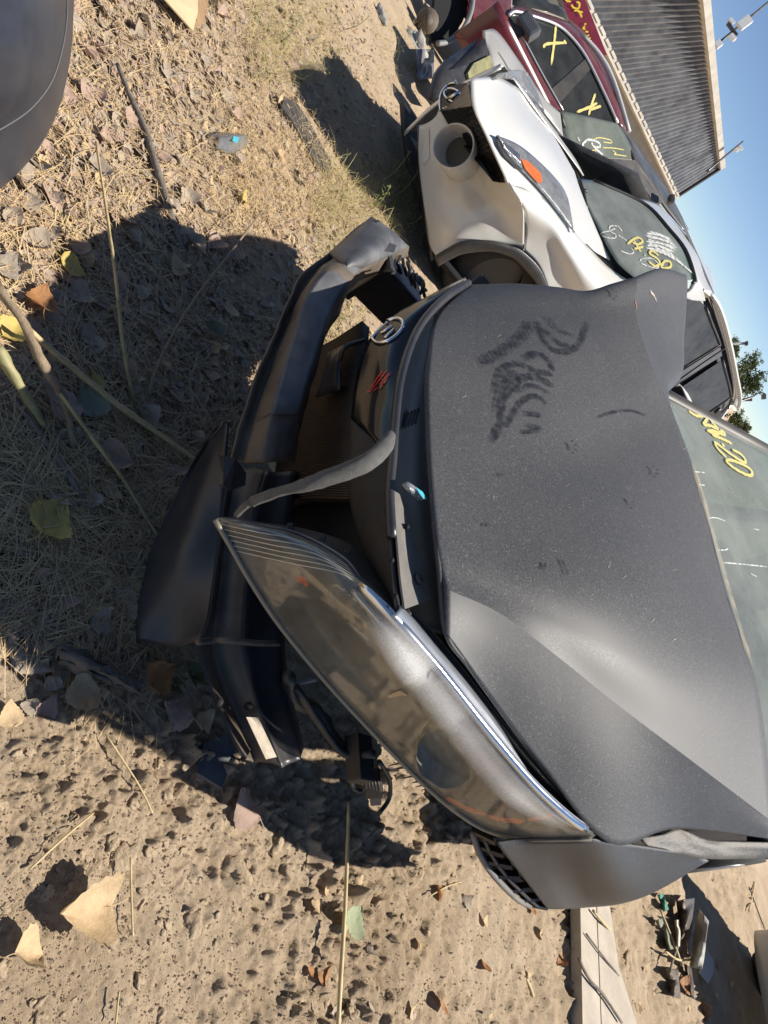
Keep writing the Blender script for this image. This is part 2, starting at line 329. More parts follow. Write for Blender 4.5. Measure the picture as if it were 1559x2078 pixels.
# ---------------------------------------------------------------- corrugated shed far behind
def shed():
    TL, TR_, BL, BR = px(1411, -40, 20), px(1455, 338, 32), px(1172, -40, 20), px(1372, 392, 32)
    ex = (TL-TR_); TL2 = TL+ex*.5; BL2 = BL+(BL-BR)*.5
    base = (BL2+BR)/2; base = np.array([base[0], base[1], 0])
    t = thing('corrugated_shed', base, 'long grey corrugated metal shed wall with pale eave behind the parked cars', 'shed')
    steel = pm('corrugated_steel', (.30, .31, .33), (.15, .155, .17), 2.4, rough=.5, metal=.35, dust=.5, dustc=(.10, .10, .105), dscale=2.5)
    steel2 = pm('corrugated_steel_worn', (.24, .25, .27), (.12, .125, .14), 1.1, rough=.5, metal=.35, dust=.6, dustc=(.30, .30, .30), dscale=3.5)
    pale = pm('pale_trim', (.48, .44, .38), (.36, .33, .28), 2, rough=.7)
    nrm = np.cross(BR-BL2, TR_-BR); nrm /= np.linalg.norm(nrm); nrm = nrm if nrm@(CAM-BR) > 0 else -nrm
    npan = 24
    for k in range(npan):
        V = []; Fc = []; rows = 2; ribs = 3; cols = ribs*4+1
        for i in range(rows):
            for j in range(cols):
                s = (k+j/(cols-1))/npan; P = (BR+(BL2-BR)*s)*(1-i)+(TR_+(TL2-TR_)*s)*i
                P = P+nrm*(.12*(1 if j % 4 in (1, 2) else 0)+.006*(k % 2)); V.append(P)
        for j in range(cols-1): Fc.append((j, j+1, cols+j+1, cols+j))
        mesh('corrugated_panel', V, Fc, steel if k % 3 else steel2, t, smooth=False)
    up = (TR_-BR)/np.linalg.norm(TR_-BR); al = (TL2-TR_)
    V, Fc = merge([boxgeo((TR_+TL2)/2+nrm*.12+up*.12, [al, up, nrm], [np.linalg.norm(al)/2, .13, .16])]); mesh('eave_board', V, Fc, pale, t, smooth=False)
    e = TR_-BR; V, Fc = boxgeo((TR_+BR)/2+nrm*.1-al/np.linalg.norm(al)*.06, [e, al, nrm], [np.linalg.norm(e)/2, .07, .12]); mesh('corner_trim', V, Fc, pm('dark_trim', (.05, .045, .04), rough=.7), t, smooth=False)
    bl = BL2-BR; L_ = np.linalg.norm(bl); bl /= L_
    V, Fc = boxgeo((BR+BL2)/2+nrm*.16-up*.12, [bl, up, nrm], [L_/2, .10, .12]); mesh('sill_beam', V, Fc, pale, t, smooth=False)
    for k in range(34):
        s = .02+.96*k/33; V, Fc = boxgeo(BR+bl*L_*s+nrm*.29-up*.05, [bl, up, nrm], [L_/34*.36, .045, .03]); mesh('sill_block', V, Fc, pale, t, smooth=False)
    # plain wall below the ledge down to the ground
    G0 = np.array([BR[0], BR[1], 0]); G1 = np.array([BL2[0], BL2[1], 0]); n2 = -nrm*.02
    mesh('lower_wall', [BR+n2, BL2+n2, G1+n2, G0+n2, BR-nrm*6, BL2-nrm*6, G1-nrm*6, G0-nrm*6, TR_-nrm*6, TL2-nrm*6, TR_+n2*8, TL2+n2*8],
         [(0, 1, 2, 3), (3, 0, 4, 7), (1, 2, 6, 5), (8, 9, 5, 4), (10, 11, 9, 8), (0, 10, 8, 4)], pm('block_wall', (.34, .31, .27), (.28, .26, .23), 2, rough=.9), t, smooth=False)
    # banner under the ledge with yellow lettering
    b0 = [px(1128, -25, 17), px(1178, -25, 17), px(1232, 112, 18.6), px(1185, 112, 18.6)]
    s = thing('sign_banner', np.array([b0[0][0], b0[0][1], 0]), 'dark magenta banner with yellow lettering below the shed ledge', 'banner')
    bo = plate('banner_cloth', b0, pm('magenta_cloth', (.20, .015, .05), (.16, .01, .04), 3, rough=.8), s, thick=.03); tr = bvh(bo)
    yl = pm('yellow_letter', (.75, .60, .06), rough=.7)
    glyph = [[(1170, 2), (1176, 6), (1174, 16), (1164, 14), (1160, 8)], [(1183, 24), (1175, 22)], [(1181, 34), (1175, 22), (1165, 20)], [(1159, 2), (1150, 0), (1150, -6)],
             [(1190, 48), (1186, 47)], [(1188, 58), (1184, 56), (1187, 51)], [(1194, 64), (1188, 62)], [(1196, 70), (1190, 72)], [(1201, 82), (1195, 80), (1198, 74)]]
    strokes('lettering', glyph, .055, tr, fadem('yellow_letter_paint', (.75, .60, .06), 2.5, 8, .7, 0, .2), s, .02)
    for p in (b0[0], b0[3]): tube('banner_post', [np.array([p[0], p[1], 0]), p+np.array([0, 0, .5])], .04, DGREY, s, n=1)
shed()
# lamp masts on the shed
def mast(x0, y0, x1, y1, d, label, parts):
    a, b = px(x0, y0, d), px(x1, y1, d); t = thing('lamp_mast', a, label, 'lamp mast')
    tube('pole', [a-(b-a)*.04, a, b], [.06, .05, .035], DGREY, t, n=1); wh = pm('white_metal', (.78, .78, .76), rough=.5)
    for kind, x, y, hx, hy in parts:
        c = px(x, y, d-.15); sh = [UP*.8-RT*.6, UP*.6+RT*.8, FWD]
        box(kind, c, sh, [hx*d/FP, hy*d/FP, .06], wh if kind != 'bracket' else DGREY, t, .01)
    return t
mast(1452, 93, 1562, 2, 24, 'lamp mast with white solar panel and small floodlights on the shed eave', [('junction_box', 1457, 90, 7, 7), ('solar_panel', 1511, 46, 14, 9), ('floodlight', 1484, 44, 4, 7), ('floodlight', 1487, 76, 4, 7), ('bracket', 1486, 60, 2, 16)])
mast(1438, 345, 1508, 287, 30, 'thin dark mast with small drooping lamps at the shed corner', [('floodlight', 1495, 304, 3, 4), ('floodlight', 1503, 300, 2, 5)])
def street_lamp():
    d = 55; a = px(1480, 822, d); base = np.array([a[0]+.4, a[1], 0]); t = thing('street_lamp', base, 'far street lamp with curved arm beyond the white crossover', 'street lamp')
    tube('pole', [base, a, px(1528, 805, d)], .09, DGREY, t, n=1); tube('arm', [px(1528, 805, d), px(1540, 797, d), px(1550, 798, d), px(1555, 803, d)], .05, DGREY, t)
    box('lamp_head', px(1550, 805, d), [UP, RT, FWD], [.12, .2, .15], DGREY, t); box('sign_plate', px(1517, 811, d), [UP, RT, FWD], [.35, .12, .05], DGREY, t)
    d = 48; a = px(1470, 697, d); b = px(1515, 697, d); base = np.array([a[0], a[1], 0]); t = thing('utility_pole', base, 'short grey pole top rising above the white crossover roof', 'pole'); tube('pole', [base, a, b], .09, pm('grey_pole', (.25, .25, .25), rough=.7), t, n=1); box('cap', b, [UP, RT, FWD], [.05, .14, .14], DGREY, t)
street_lamp()
# ---------------------------------------------------------------- far trees
BARK = pm('bark', (.10, .075, .05), (.06, .045, .03), 12, rough=.9)
LEAFG = pm('tree_leaf', (.060, .085, .025), (.11, .125, .04), 1.2, rough=.6, trans=.3)
def tree(label, cx, cy, d, blobs, cat='tree'):
    c = px(cx, cy, d); base = np.array([c[0], c[1], 0]); t = thing('leafy_tree', base, label, cat, None)
    parts = [tubegeo([base, (base+c)/2+np.array([.1, 0, 0]), c], [.22, .16, .06], 7, 3)]
    cl = []
    for bx, by, br in blobs:
        b = px(bx, by, d+random.uniform(-1, 1)*br*d/FP*.5); parts.append(tubegeo([c-np.array([0, 0, .9]), (b+c)/2-np.array([0, 0, .3]), b], [.08, .03], 5, 2)); cl.append((b, br*d/FP))
    V, Fc = merge(parts); mesh('trunk', V, Fc, BARK, t)
    V = []; Fc = []
    for b, r in cl:
        for _ in range(26):
            sc = b+rng.normal(size=3)*r*.45; sr = r*random.uniform(.18, .34)
            for _ in range(34):
                p = sc+rng.normal(size=3)*sr*.6; u = rng.normal(size=3); u /= np.linalg.norm(u); w = np.cross(u, rng.normal(size=3)); w /= np.linalg.norm(w); s = random.uniform(.05, .11)
                o = len(V); V += [p-u*s, p+w*s*.5, p+u*s, p-w*s*.5]; Fc.append((o, o+1, o+2, o+3))
    mesh('crown', V, Fc, LEAFG, t, smooth=False)
tree('round green tree crown beyond the white crossover roof', 1505, 765, 60, [(1512, 742, 24), (1528, 735, 16), (1520, 770, 28), (1536, 765, 16), (1508, 790, 20), (1530, 785, 16), (1500, 760, 20), (1488, 765, 22)])
tree('small green tree partly hidden behind the crossover roof beside the pole', 1485, 700, 64, [(1486, 700, 14), (1480, 715, 16), (1490, 712, 8)])
tree('dark green tree behind the wrecked car roof edge', 1485, 860, 58, [(1498, 848, 16), (1505, 862, 15), (1490, 862, 18), (1512, 870, 9), (1500, 875, 14)])

# ================================================================ white crossover
J = Frame((-2.22, 4.62, -.05), 33)
def jn(x, y): return J.hit(x, y, lambda l, b, z: b-(0+.42*(abs(l)/.88)**2.6+.06*((z-.6)/.4)**2), 2.5, 7)
def jh(x, y): return J.hit(x, y, lambda l, b, z: z-(1.0+.11*(b-.15)-.12*(abs(l)/.8)**2.2), 3, 8)
def js(x, y): return J.hit(x, y, lambda l, b, z: l-(.87-.38*np.maximum(0, z-.98)-.03*np.abs(b-.9)), 3, 11)
def jw(x, y): return J.hit(x, y, lambda l, b, z: z-(1.10+(b-1.12-.22*(l/.7)**2)*.60), 3.5, 9)
def blend(f, g, k): return lambda x, y: f(x, y)*(1-k)+g(x, y)*k
def crossover():
    t = thing('white_crossover', J.w(0, 2, .05), 'cream white crossover with round lamp openings parked beside the dark wreck', 'car')
    off = lambda p, k=.02: p+(CAM-p)/np.linalg.norm(CAM-p)*k
    # front bumper and nose: rows from the bottom lip to the hood edge
    g = [[jn(847, 255), jn(850, 330), jn(859, 407), jn(870, 490), js(884, 519)],
         [jn(866, 250), jn(878, 330), jn(890, 400), blend(jn, js, .5)(908, 470), js(935, 492)],
         [jn(885, 235), jn(905, 330), jn(935, 400), blend(jn, js, .5)(965, 450), js(990, 489)],
         [jn(897, 205), jn(950, 310), jn(985, 380), blend(jn, js, .5)(1020, 430), js(1035, 499)],
         [jn(925, 160), jn(985, 285), jh(1032, 372), blend(js, jh, .65)(1060, 418), js(1064, 509)]]
    bo = sheet('front_bumper', g, WHITE, t, 8, 8, .01)
    nl = lambda l, z: J.w(l, .42*(abs(l)/.88)**2.6+.06*((z-.6)/.4)**2, z)      # hidden far side of the nose
    far = [[nl(l, z)+J.a*.34*(abs(l)/.4)**1.7 for l in (-.46, -.32, -.17, -.0)] for z in (.28, .5, .75, .98)]
    sheet('front_bumper', far, WHITE, t, 4, 4, .01)
    # fender from bumper joint to the door, above the arch
    g = [[js(1064, 509), js(1066, 462), blend(js, jh, .65)(1060, 418), jh(1032, 372)],
         [js(1086, 532), js(1105, 490), blend(js, jh, .6)(1115, 450), jh(1100, 400)],
         [js(1100, 556), js(1130, 530), blend(js, jh, .7)(1150, 500), jh(1150, 450)],
         [js(1112, 590), js(1150, 580), blend(js, jh, .7)(1190, 560), jh(1190, 495)],
         [js(1130, 640), js(1190, 640), blend(js, jh, .5)(1232, 600), jh(1240, 545)],
         [js(1150, 720), js(1235, 700), js(1290, 655), js(1302, 585)]]
    sheet('fender', g, WHITE, t, 6, 6, .008)
    g = [[jh(958, 158), jh(962, 215), jh(988, 275), jh(1032, 372)],
         [jh(1020, 160), jh(1030, 235), jh(1060, 310), jh(1080, 390)],
         [jh(1087, 210), jh(1100, 280), jh(1130, 370), jh(1150, 450)],
         [jh(1130, 285), jh(1145, 340), jh(1170, 410), jh(1195, 500)],
         [jh(1166, 348), jh(1178, 385), jh(1200, 440), jh(1238, 528)]]
    hd = sheet('hood', g, WHITE, t, 8, 8, .008)
    g2 = [[J.w(l, b, 1.0+.11*(b-.15)-.12*(abs(l)/.8)**2.2) for l in (-.12, -.22, -.32, -.42)] for b in (.2, .5, .85, 1.2)]
    sheet('hood', g2, WHITE, t, 4, 4, .008)
    # edge line of the hood over the grille
    tube('hood_edge', [off(jn(*p), .085) for p in ((952, 168), (958, 215), (983, 268), (1028, 368))], .012, pm('grey_edge', (.35, .34, .32), rough=.5), t)
    grl = pm('black_grille_mesh', (.006, .006, .007), rough=.4)
    gp_ = [off(jn(*p), .075) for p in [(896, 190), (908, 174), (950, 167)]]+[off(jh(*p)*.5+jn(*p)*.5, .09) for p in [(957, 215), (981, 270), (1027, 368), (1000, 368)]]+[off(jn(*p), .075) for p in [(972, 330), (948, 276), (922, 273), (894, 225)]]
    gr = plate('grille', gp_, grl, t, .05)
    tr = bvh(gr); bars = []
    for i in range(16):                                       # honeycomb lattice as crossing bars
        u = 200+i*11
        for sgn in (-1, 1):
            V, Fc, A = strokegeo([(890, u), (940, u+sgn*30), (1000, u+sgn*66)], .006, tr, .004, 6)
            if V: bars.append((V, Fc))
    V, Fc = merge(bars); b_ = mesh('grille_lattice', V, Fc, pm('grille_bar', (.03, .03, .032), rough=.4), gr)
    # badge bar and ring badge
    tube('chrome_bar', [off(jn(*p), .085) for p in [(897, 222), (915, 217), (940, 213), (955, 214)]], .009, CHROME, gr)
    rg = [off(jn(920+17*math.cos(a)*1.0+6*math.sin(a), 194+14*math.sin(a)), .095) for a in np.linspace(0, 2*math.pi, 17)]
    tube('ring_badge', rg, .008, CHROME, gr, n=2); tube('badge_bar', [off(jn(908, 203), .10), off(jn(934, 186), .10)], .012, CHROME, gr, n=1)
    tube('chrome_surround', [off(jn(*p), .08) for p in [(893, 225), (894, 195), (907, 174), (925, 168)]], .008, CHROME, gr)
    # round lamp opening: a tube that stands proud of the bumper
    c = jn(938, 322); ax = (CAM-c)/np.linalg.norm(CAM-c); ax = ax*.75-J.a*.45; ax /= np.linalg.norm(ax); u = np.cross(ax, [0, 0, 1]); u /= np.linalg.norm(u); w = np.cross(u, ax); r = .118; c = c+ax*.21
    V = []; Fc = []; prof = [(-.42, 1.08), (-.06, 1.08), (.03, 1.05), (.045, 1.0), (.03, .95), (-.09, .90), (-.15, .60)]; S = 40
    for h, k in prof:
        for s in range(S): q = 2*math.pi*s/S; V.append(c+ax*h+(u*math.cos(q)+w*math.sin(q))*r*k)
    for i in range(len(prof)-1):
        for s in range(S): Fc.append((i*S+s, i*S+(s+1) % S, (i+1)*S+(s+1) % S, (i+1)*S+s))
    ring = mesh('lamp_ring', V, Fc, WHITE, t)
    V = [c-ax*.112+w*.012+(u*math.cos(q)+w*math.sin(q))*r*.72 for q in np.linspace(0, 2*math.pi, 33)[:-1]]; mesh('lamp_hole', V, [tuple(range(32))], pm('olive_hole', (.075, .068, .045), rough=.6), ring)
    # eyebrow headlight
    eb = [(1007, 274), (1048, 290), (1084, 318), (1128, 362), (1152, 398), (1166, 471), (1148, 446), (1110, 397), (1069, 353), (1035, 320)]
    upr = [(1007, 274), (1048, 291), (1084, 318), (1128, 362), (1152, 400), (1166, 471)]; lwr = [(1010, 278), (1035, 320), (1069, 353), (1110, 397), (1148, 446), (1165, 472)]
    jm = blend(jh, js, .25)
    hl = sheet('headlight', [[off(jm(*p), .025) for p in upr], [off(jm((p[0]+q_[0])/2, (p[1]+q_[1])/2), .04) for p, q_ in zip(upr, lwr)], [off(jm(*p), .025) for p in lwr]], pm('headlight_chrome', (.80, .81, .83), (.30, .30, .31), 24, rough=.25, metal=.5), t, 4, 6, .01)
    sheet('headlight_lens', [[off(jm(*p), .036) for p in upr], [off(jm((p[0]+q_[0])/2, (p[1]+q_[1])/2), .052) for p, q_ in zip(upr, lwr)], [off(jm(*p), .036) for p in lwr]], LENSC, hl, 4, 6, .002)
    plate('turn_signal', [off(jm(*p), .056) for p in [(1058, 322), (1072, 327), (1084, 338), (1098, 352), (1101, 368), (1094, 372), (1080, 358), (1066, 342)]], AMBER, hl, .004)
    plate('lamp_shadow_gap', [off(jm(*p), .03) for p in [(1008, 276), (1030, 308), (1060, 345), (1052, 342), (1025, 318), (1012, 296)]], PLAST, hl, .003)
    for k in range(11):
        x = 1022+k*3.2; y = 286+k*2.6; tube('lens_rib', [off(jm(x, y), .055), off(jm(x+1, y+17+k*.6), .055)], .0025, CHROME, hl, n=1, seg=4)
    # far headlight reads as a glassy lump on the silhouette
    sheet('headlight', [[jh(1000, 163), jh(1050, 166), jh(1092, 222)], [jh(995, 161)+np.array([0, 0, .05]), jh(1052, 160)+np.array([0, 0, .07]), jh(1098, 232)+np.array([0, 0, .03])]], LENSC, t, 3, 6, .004)
    # arch trim
    oo = [(881, 520), (912, 502), (945, 489), (994, 488), (1035, 498), (1062, 510), (1095, 543), (1112, 580), (1120, 620)]
    ii = [(890, 540), (917, 525), (943, 515), (994, 510), (1030, 519), (1050, 531), (1077, 561), (1090, 580), (1100, 625)]
    sheet('arch_trim', [[off(js(*p), .03) for p in oo], [off(js((p[0]+q_[0])/2, (p[1]+q_[1])/2), .045) for p, q_ in zip(oo, ii)], [off(js(*p), .01) for p in ii], [js(*p)-J.b*.16 for p in ii]], PLAST, t, 4, 5, .006, smooth=True)
    # dark lower lip and wheel well
    sheet('lower_lip', [[jn(847, 255)-J.a*.01, jn(850, 330), jn(859, 407), jn(872, 495)], [jn(838, 262)+J.a*.06, jn(838, 335)+J.a*.06, jn(844, 410)+J.a*.06, jn(858, 510)+J.a*.1]], PLAST, t, 3, 5, .02)
    sheet('underbody', [[J.w(-.8, .3, .22), J.w(0, .2, .22), J.w(.8, .4, .22)], [J.w(-.8, 3.8, .22), J.w(0, 3.8, .22), J.w(.8, 3.8, .22)]], DARK, t, 2, 2, .04)
    cw = J.w(.60, .86, .34)
    for lt, bk in ((.62, .86), (-.62, .86), (.62, 3.3), (-.62, 3.3)):
        cw = J.w(lt, bk, .36); V = []; Fc = []; S = 32; prof = [(-.10, .20), (-.11, .30), (-.08, .345), (.08, .345), (.11, .30), (.10, .20)]
        for h, k in prof:
            for s in range(S): q = 2*math.pi*s/S; V.append(cw+J.b*h+(J.a*math.cos(q)+np.array([0, 0, 1])*math.sin(q))*k)
        for i in range(len(prof)-1):
            for s in range(S): Fc.append((i*S+s, i*S+(s+1) % S, (i+1)*S+(s+1) % S, (i+1)*S+s))
        wl = mesh('wheel', V, Fc, TYRE, t); V = [cw+J.b*.06*np.sign(lt)+(J.a*math.cos(q)+np.array([0, 0, 1])*math.sin(q))*.21 for q in np.linspace(0, 2*math.pi, 25)[:-1]]; mesh('rim', V, [tuple(range(24))], pm('steel_rim', (.08, .075, .07), rough=.6), wl)
    sheet('wheel_well', [[J.w(.45, .35, .3), J.w(.45, .85, .85), J.w(.45, 1.4, .3)], [J.w(.83, .35, .3), J.w(.83, .85, .85), J.w(.83, 1.4, .3)]], DARK, t, 3, 8, .01)
    # windscreen
    wsb = [(1168, 362), (1192, 421), (1211, 456), (1244, 518), (1266, 545), (1310, 580)]
    wst = [(1206, 366), (1284, 400), (1322, 424), (1356, 462), (1392, 508), (1411, 566)]
    mid = lambda k: [jw(p[0]*(1-k)+q_[0]*k, p[1]*(1-k)+q_[1]*k) for p, q_ in zip(wsb, wst)]
    ws = sheet('windshield', [mid(0), mid(.35), mid(.7), mid(1)], GLASS, t, 5, 5, .004); tr = bvh(ws)
    tube('windshield_seal', [off(p, .012) for p in mid(1)]+[off(jw(1405, 574), .012)], .012, PLAST, ws)
    # marker writing: 8-  PF.50 and white scrub
    D2 = lambda L_: [[(1130+a/5.193, 200+b/5.193) for a, b in l] for l in L_]
    strokes('white_marking', D2([[(690, 1410), (640, 1350), (560, 1350), (560, 1400), (620, 1440), (600, 1475), (500, 1460), (470, 1420), (560, 1395), (620, 1370)], [(640, 1440), (740, 1505)], [(660, 1605), (760, 1640), (810, 1620), (780, 1580)], [(870, 1720), (900, 1690), (1000, 1690), (1060, 1740), (1060, 1790), (960, 1770), (880, 1740)]]), .012, tr, CHK, ws, .004)
    strokes('yellow_marking', D2([[(740, 1540), (800, 1490), (860, 1470), (900, 1510), (850, 1540), (790, 1520)], [(810, 1500), (850, 1570), (880, 1620)], [(810, 1590), (910, 1565)], [(920, 1650), (930, 1658)], [(1070, 1660), (1000, 1610), (975, 1640), (1050, 1690), (1080, 1740), (1030, 1770), (960, 1720)], [(1090, 1790), (1130, 1720), (1190, 1730), (1190, 1780), (1110, 1790), (1090, 1740)]]), .024, tr, YEL, ws, .005)
    strokes('white_scrub', D2([[(930+random.uniform(-20, 40), 1400+k*22), (1080, 1425+k*22+random.uniform(-15, 15)), (1270-abs(k-4)*16, 1490+k*22)] for k in range(9)]+[[(990, 1590), (1150, 1650), (1300, 1740), (1430, 1850)], [(1010, 1570), (1180, 1640), (1330, 1760)]]), .026, tr, CHK, ws, .003)
    # wipers, dashboard debris
    tube('wiper', [off(jw(1176, 366), .02), off(jw(1184, 392), .05), off(jw(1190, 424), .02)], .014, PLAST, t); tube('wiper', [off(jw(1182, 385), .05), off(jw(1192, 388), .06)], .012, PLAST, t, n=1)
    cab = [J.w(l, b, z) for l, b, z in ((-.6, 1.5, .95), (.6, 1.5, .95))]
    sheet('dashboard', [[J.w(-.62, 1.2, 1.02), J.w(0, 1.12, 1.06), J.w(.62, 1.2, 1.02)], [J.w(-.62, 1.65, .98), J.w(0, 1.6, 1.02), J.w(.62, 1.65, .98)], [J.w(-.62, 1.7, .5), J.w(0, 1.7, .5), J.w(.62, 1.7, .5)]], INNER, t, 3, 3, .02)
    for lt in (-.35, .35):
        s = box('seat', J.w(lt, 2.45, .85), [J.b, J.a*.25+np.array([0, 0, 1]), J.a], [.25, .33, .09], INNER, t, .05); box('headrest', J.w(lt, 2.55, 1.28), [J.b, [0, 0, 1], J.a], [.12, .09, .05], INNER, s, .03)
    # roof, pillars, side, rear
    rl = [(1206, 364), (1284, 393), (1342, 418), (1376, 456), (1400, 485), (1430, 531), (1447, 562), (1460, 596), (1470, 625), (1484, 683), (1497, 748), (1505, 805)]
    jr = lambda x, y: J.hit(x, y, lambda l, b, z: b-(1.55+2.2*np.clip((y-364)/441, 0, 1)), 4, 12)
    top = [jr(*p) for p in rl]; 
    def jroof(l, b): return J.w(l, b, 1.55-.10*(l/.62)**2-.035*((b-2.3)/1.2)**2)
    gR = [[off(p, 0) for p in mid(1)]]
    roofpts = [wst[2], wst[3], wst[4], wst[5]]
    front = [jw(*p) for p in roofpts]
    r0 = [jw(1284, 400), jw(1322, 424), jw(1356, 462), jw(1392, 508), jw(1412, 560), js(1426, 590)]
    r1 = [px(1342, 418, 6.2), px(1376, 456, 6.2), px(1400, 485, 6.1), px(1430, 531, 6.0), px(1447, 562, 6.0), js(1452, 604)]
    sheet('roof', [r0, [(a+b)/2+np.array([0, 0, .015]) for a, b in zip(r0, r1)], r1], WHITE, t, 5, 5, .02)
    e = [(1426, 590), (1445, 612), (1460, 650), (1474, 700), (1486, 760), (1493, 800), (1489, 822)]; f = [(1452, 600), (1463, 622), (1474, 655), (1485, 700), (1497, 760), (1505, 806), (1500, 830)]
    sd_ = lambda p: js(*p)
    rail = [[js(*p) for p in e], [js((p[0]+q_[0])/2, (p[1]+q_[1])/2)+J.b*.01 for p, q_ in zip(e, f)], [js(*q_)-J.b*.05 for q_ in f], [js(*q_)-J.b*.9+np.array([0, 0, .02]) for q_ in f]]
    sheet('roof_side', rail, WHITE, t, 5, 5, .02)
    tube('roof_gutter', [off(js(*p), .006) for p in [(1440, 600), (1452, 640), (1468, 690), (1482, 750), (1488, 795), (1478, 830)]], .007, PLAST, t, seg=5)
    # A pillar and door skin
    pil = [[jw(1411, 566), js(1400, 590), js(1380, 600)], [js(1426, 590), js(1421, 600), js(1396, 608)], [js(1432, 610), js(1424, 612), js(1396, 609)]]
    sheet('pillar', pil, WHITE, t, 4, 4, .02)
    dk = [[js(1340, 600), js(1396, 604), js(1440, 612)], [js(1340, 700), js(1380, 700), js(1474, 700)], [js(1340, 800), js(1400, 800), js(1492, 795)], [js(1340, 860), js(1420, 850), js(1480, 840)]]
    sheet('door_shell', [[p-J.b*.03 for p in r] for r in dk], pm('dark_frame', (.045, .047, .05), rough=.45, dust=.3), t, 4, 4, .01)
    plate('side_window', [off(js(*p), .012) for p in [(1380, 606), (1421, 611), (1433, 622), (1446, 658), (1461, 696), (1456, 703), (1380, 750), (1340, 770), (1340, 620)]], GLASSD, t, .004)
    plate('side_window', [off(js(*p), .012) for p in [(1467, 730), (1484, 800), (1477, 811), (1437, 838), (1400, 822), (1382, 787)]], GLASSD, t, .004)
    for l in ([(1433, 622), (1446, 658), (1461, 696), (1456, 703), (1420, 726), (1375, 753)], [(1467, 730), (1476, 765), (1484, 800), (1477, 811), (1437, 838)]): tube('window_seal', [off(js(*p), .02) for p in l], .009, PLAST, t, n=2)
    plate('pillar_cover', [off(js(*p), .015) for p in [(1462, 704), (1466, 722), (1378, 775), (1377, 758)]], pm('satin_cover', (.10, .10, .11), rough=.35, dust=.3), t, .004)
    tube('door_gap', [off(js(*p), .022) for p in [(1473, 706), (1425, 738), (1377, 772)]], .005, DARK, t, n=2, seg=5)
    tube('belt_line', [off(js(*p), .02) for p in [(1374, 780), (1392, 800), (1404, 824), (1414, 842)]], .018, WHITE, t, n=2)
    m_ = box('mirror', off(js(1378, 803), .14), [J.b, J.a, [0, 0, 1]], [.07, .06, .05], pm('black_gloss_cap', (.01, .01, .01), rough=.2), t, .03)
    tube('door_handle', [off(js(1450, 838), .02), off(js(1462, 828), .03)], .018, PLAST, t, n=1)
    # lower body side, rear end (mostly hidden by the wreck)
    for sgn in (1, -1):
        sheet('body_side', [[J.w(sgn*.84, b, z) for b in (1.25, 2, 3, 4.0)] for z in (.25, .55, .96)], WHITE, t, 3, 3, .01, face=J.b*sgn)
    sheet('body_side', [[J.w(-.84, b, 1.0) for b in (1.25, 2, 3, 4.0)], [J.w(-.62, b, 1.45) for b in (1.9, 2.4, 3, 3.8)]], GLASSD, t, 3, 3, .01, face=-J.b)
    sheet('tailgate', [[J.w(l, 4.05, z) for l in (-.8, 0, .8)] for z in (.3, .95)]+[[J.w(l, 3.85, 1.42) for l in (-.6, 0, .6)]], WHITE, t, 3, 3, .02, face=J.a)
    tube('panel_joint', [off(jn(1062, 398), .004), off(blend(jn, js, .5)(1066, 440), .012), off(js(1063, 505), .012)], .003, DARK, t, seg=5)
    tube('panel_joint', [off(jh(1240, 545), .006), off(jh(1225, 528), .006), off(jh(1205, 510), .006), off(jh(1190, 495), .006)], .003, DARK, t, seg=5)
    plate('tow_cover', [off(jn(*p), .006) for p in [(850, 262), (870, 262), (872, 320), (862, 334), (853, 330)]], WHITE, t, .003)
crossover()

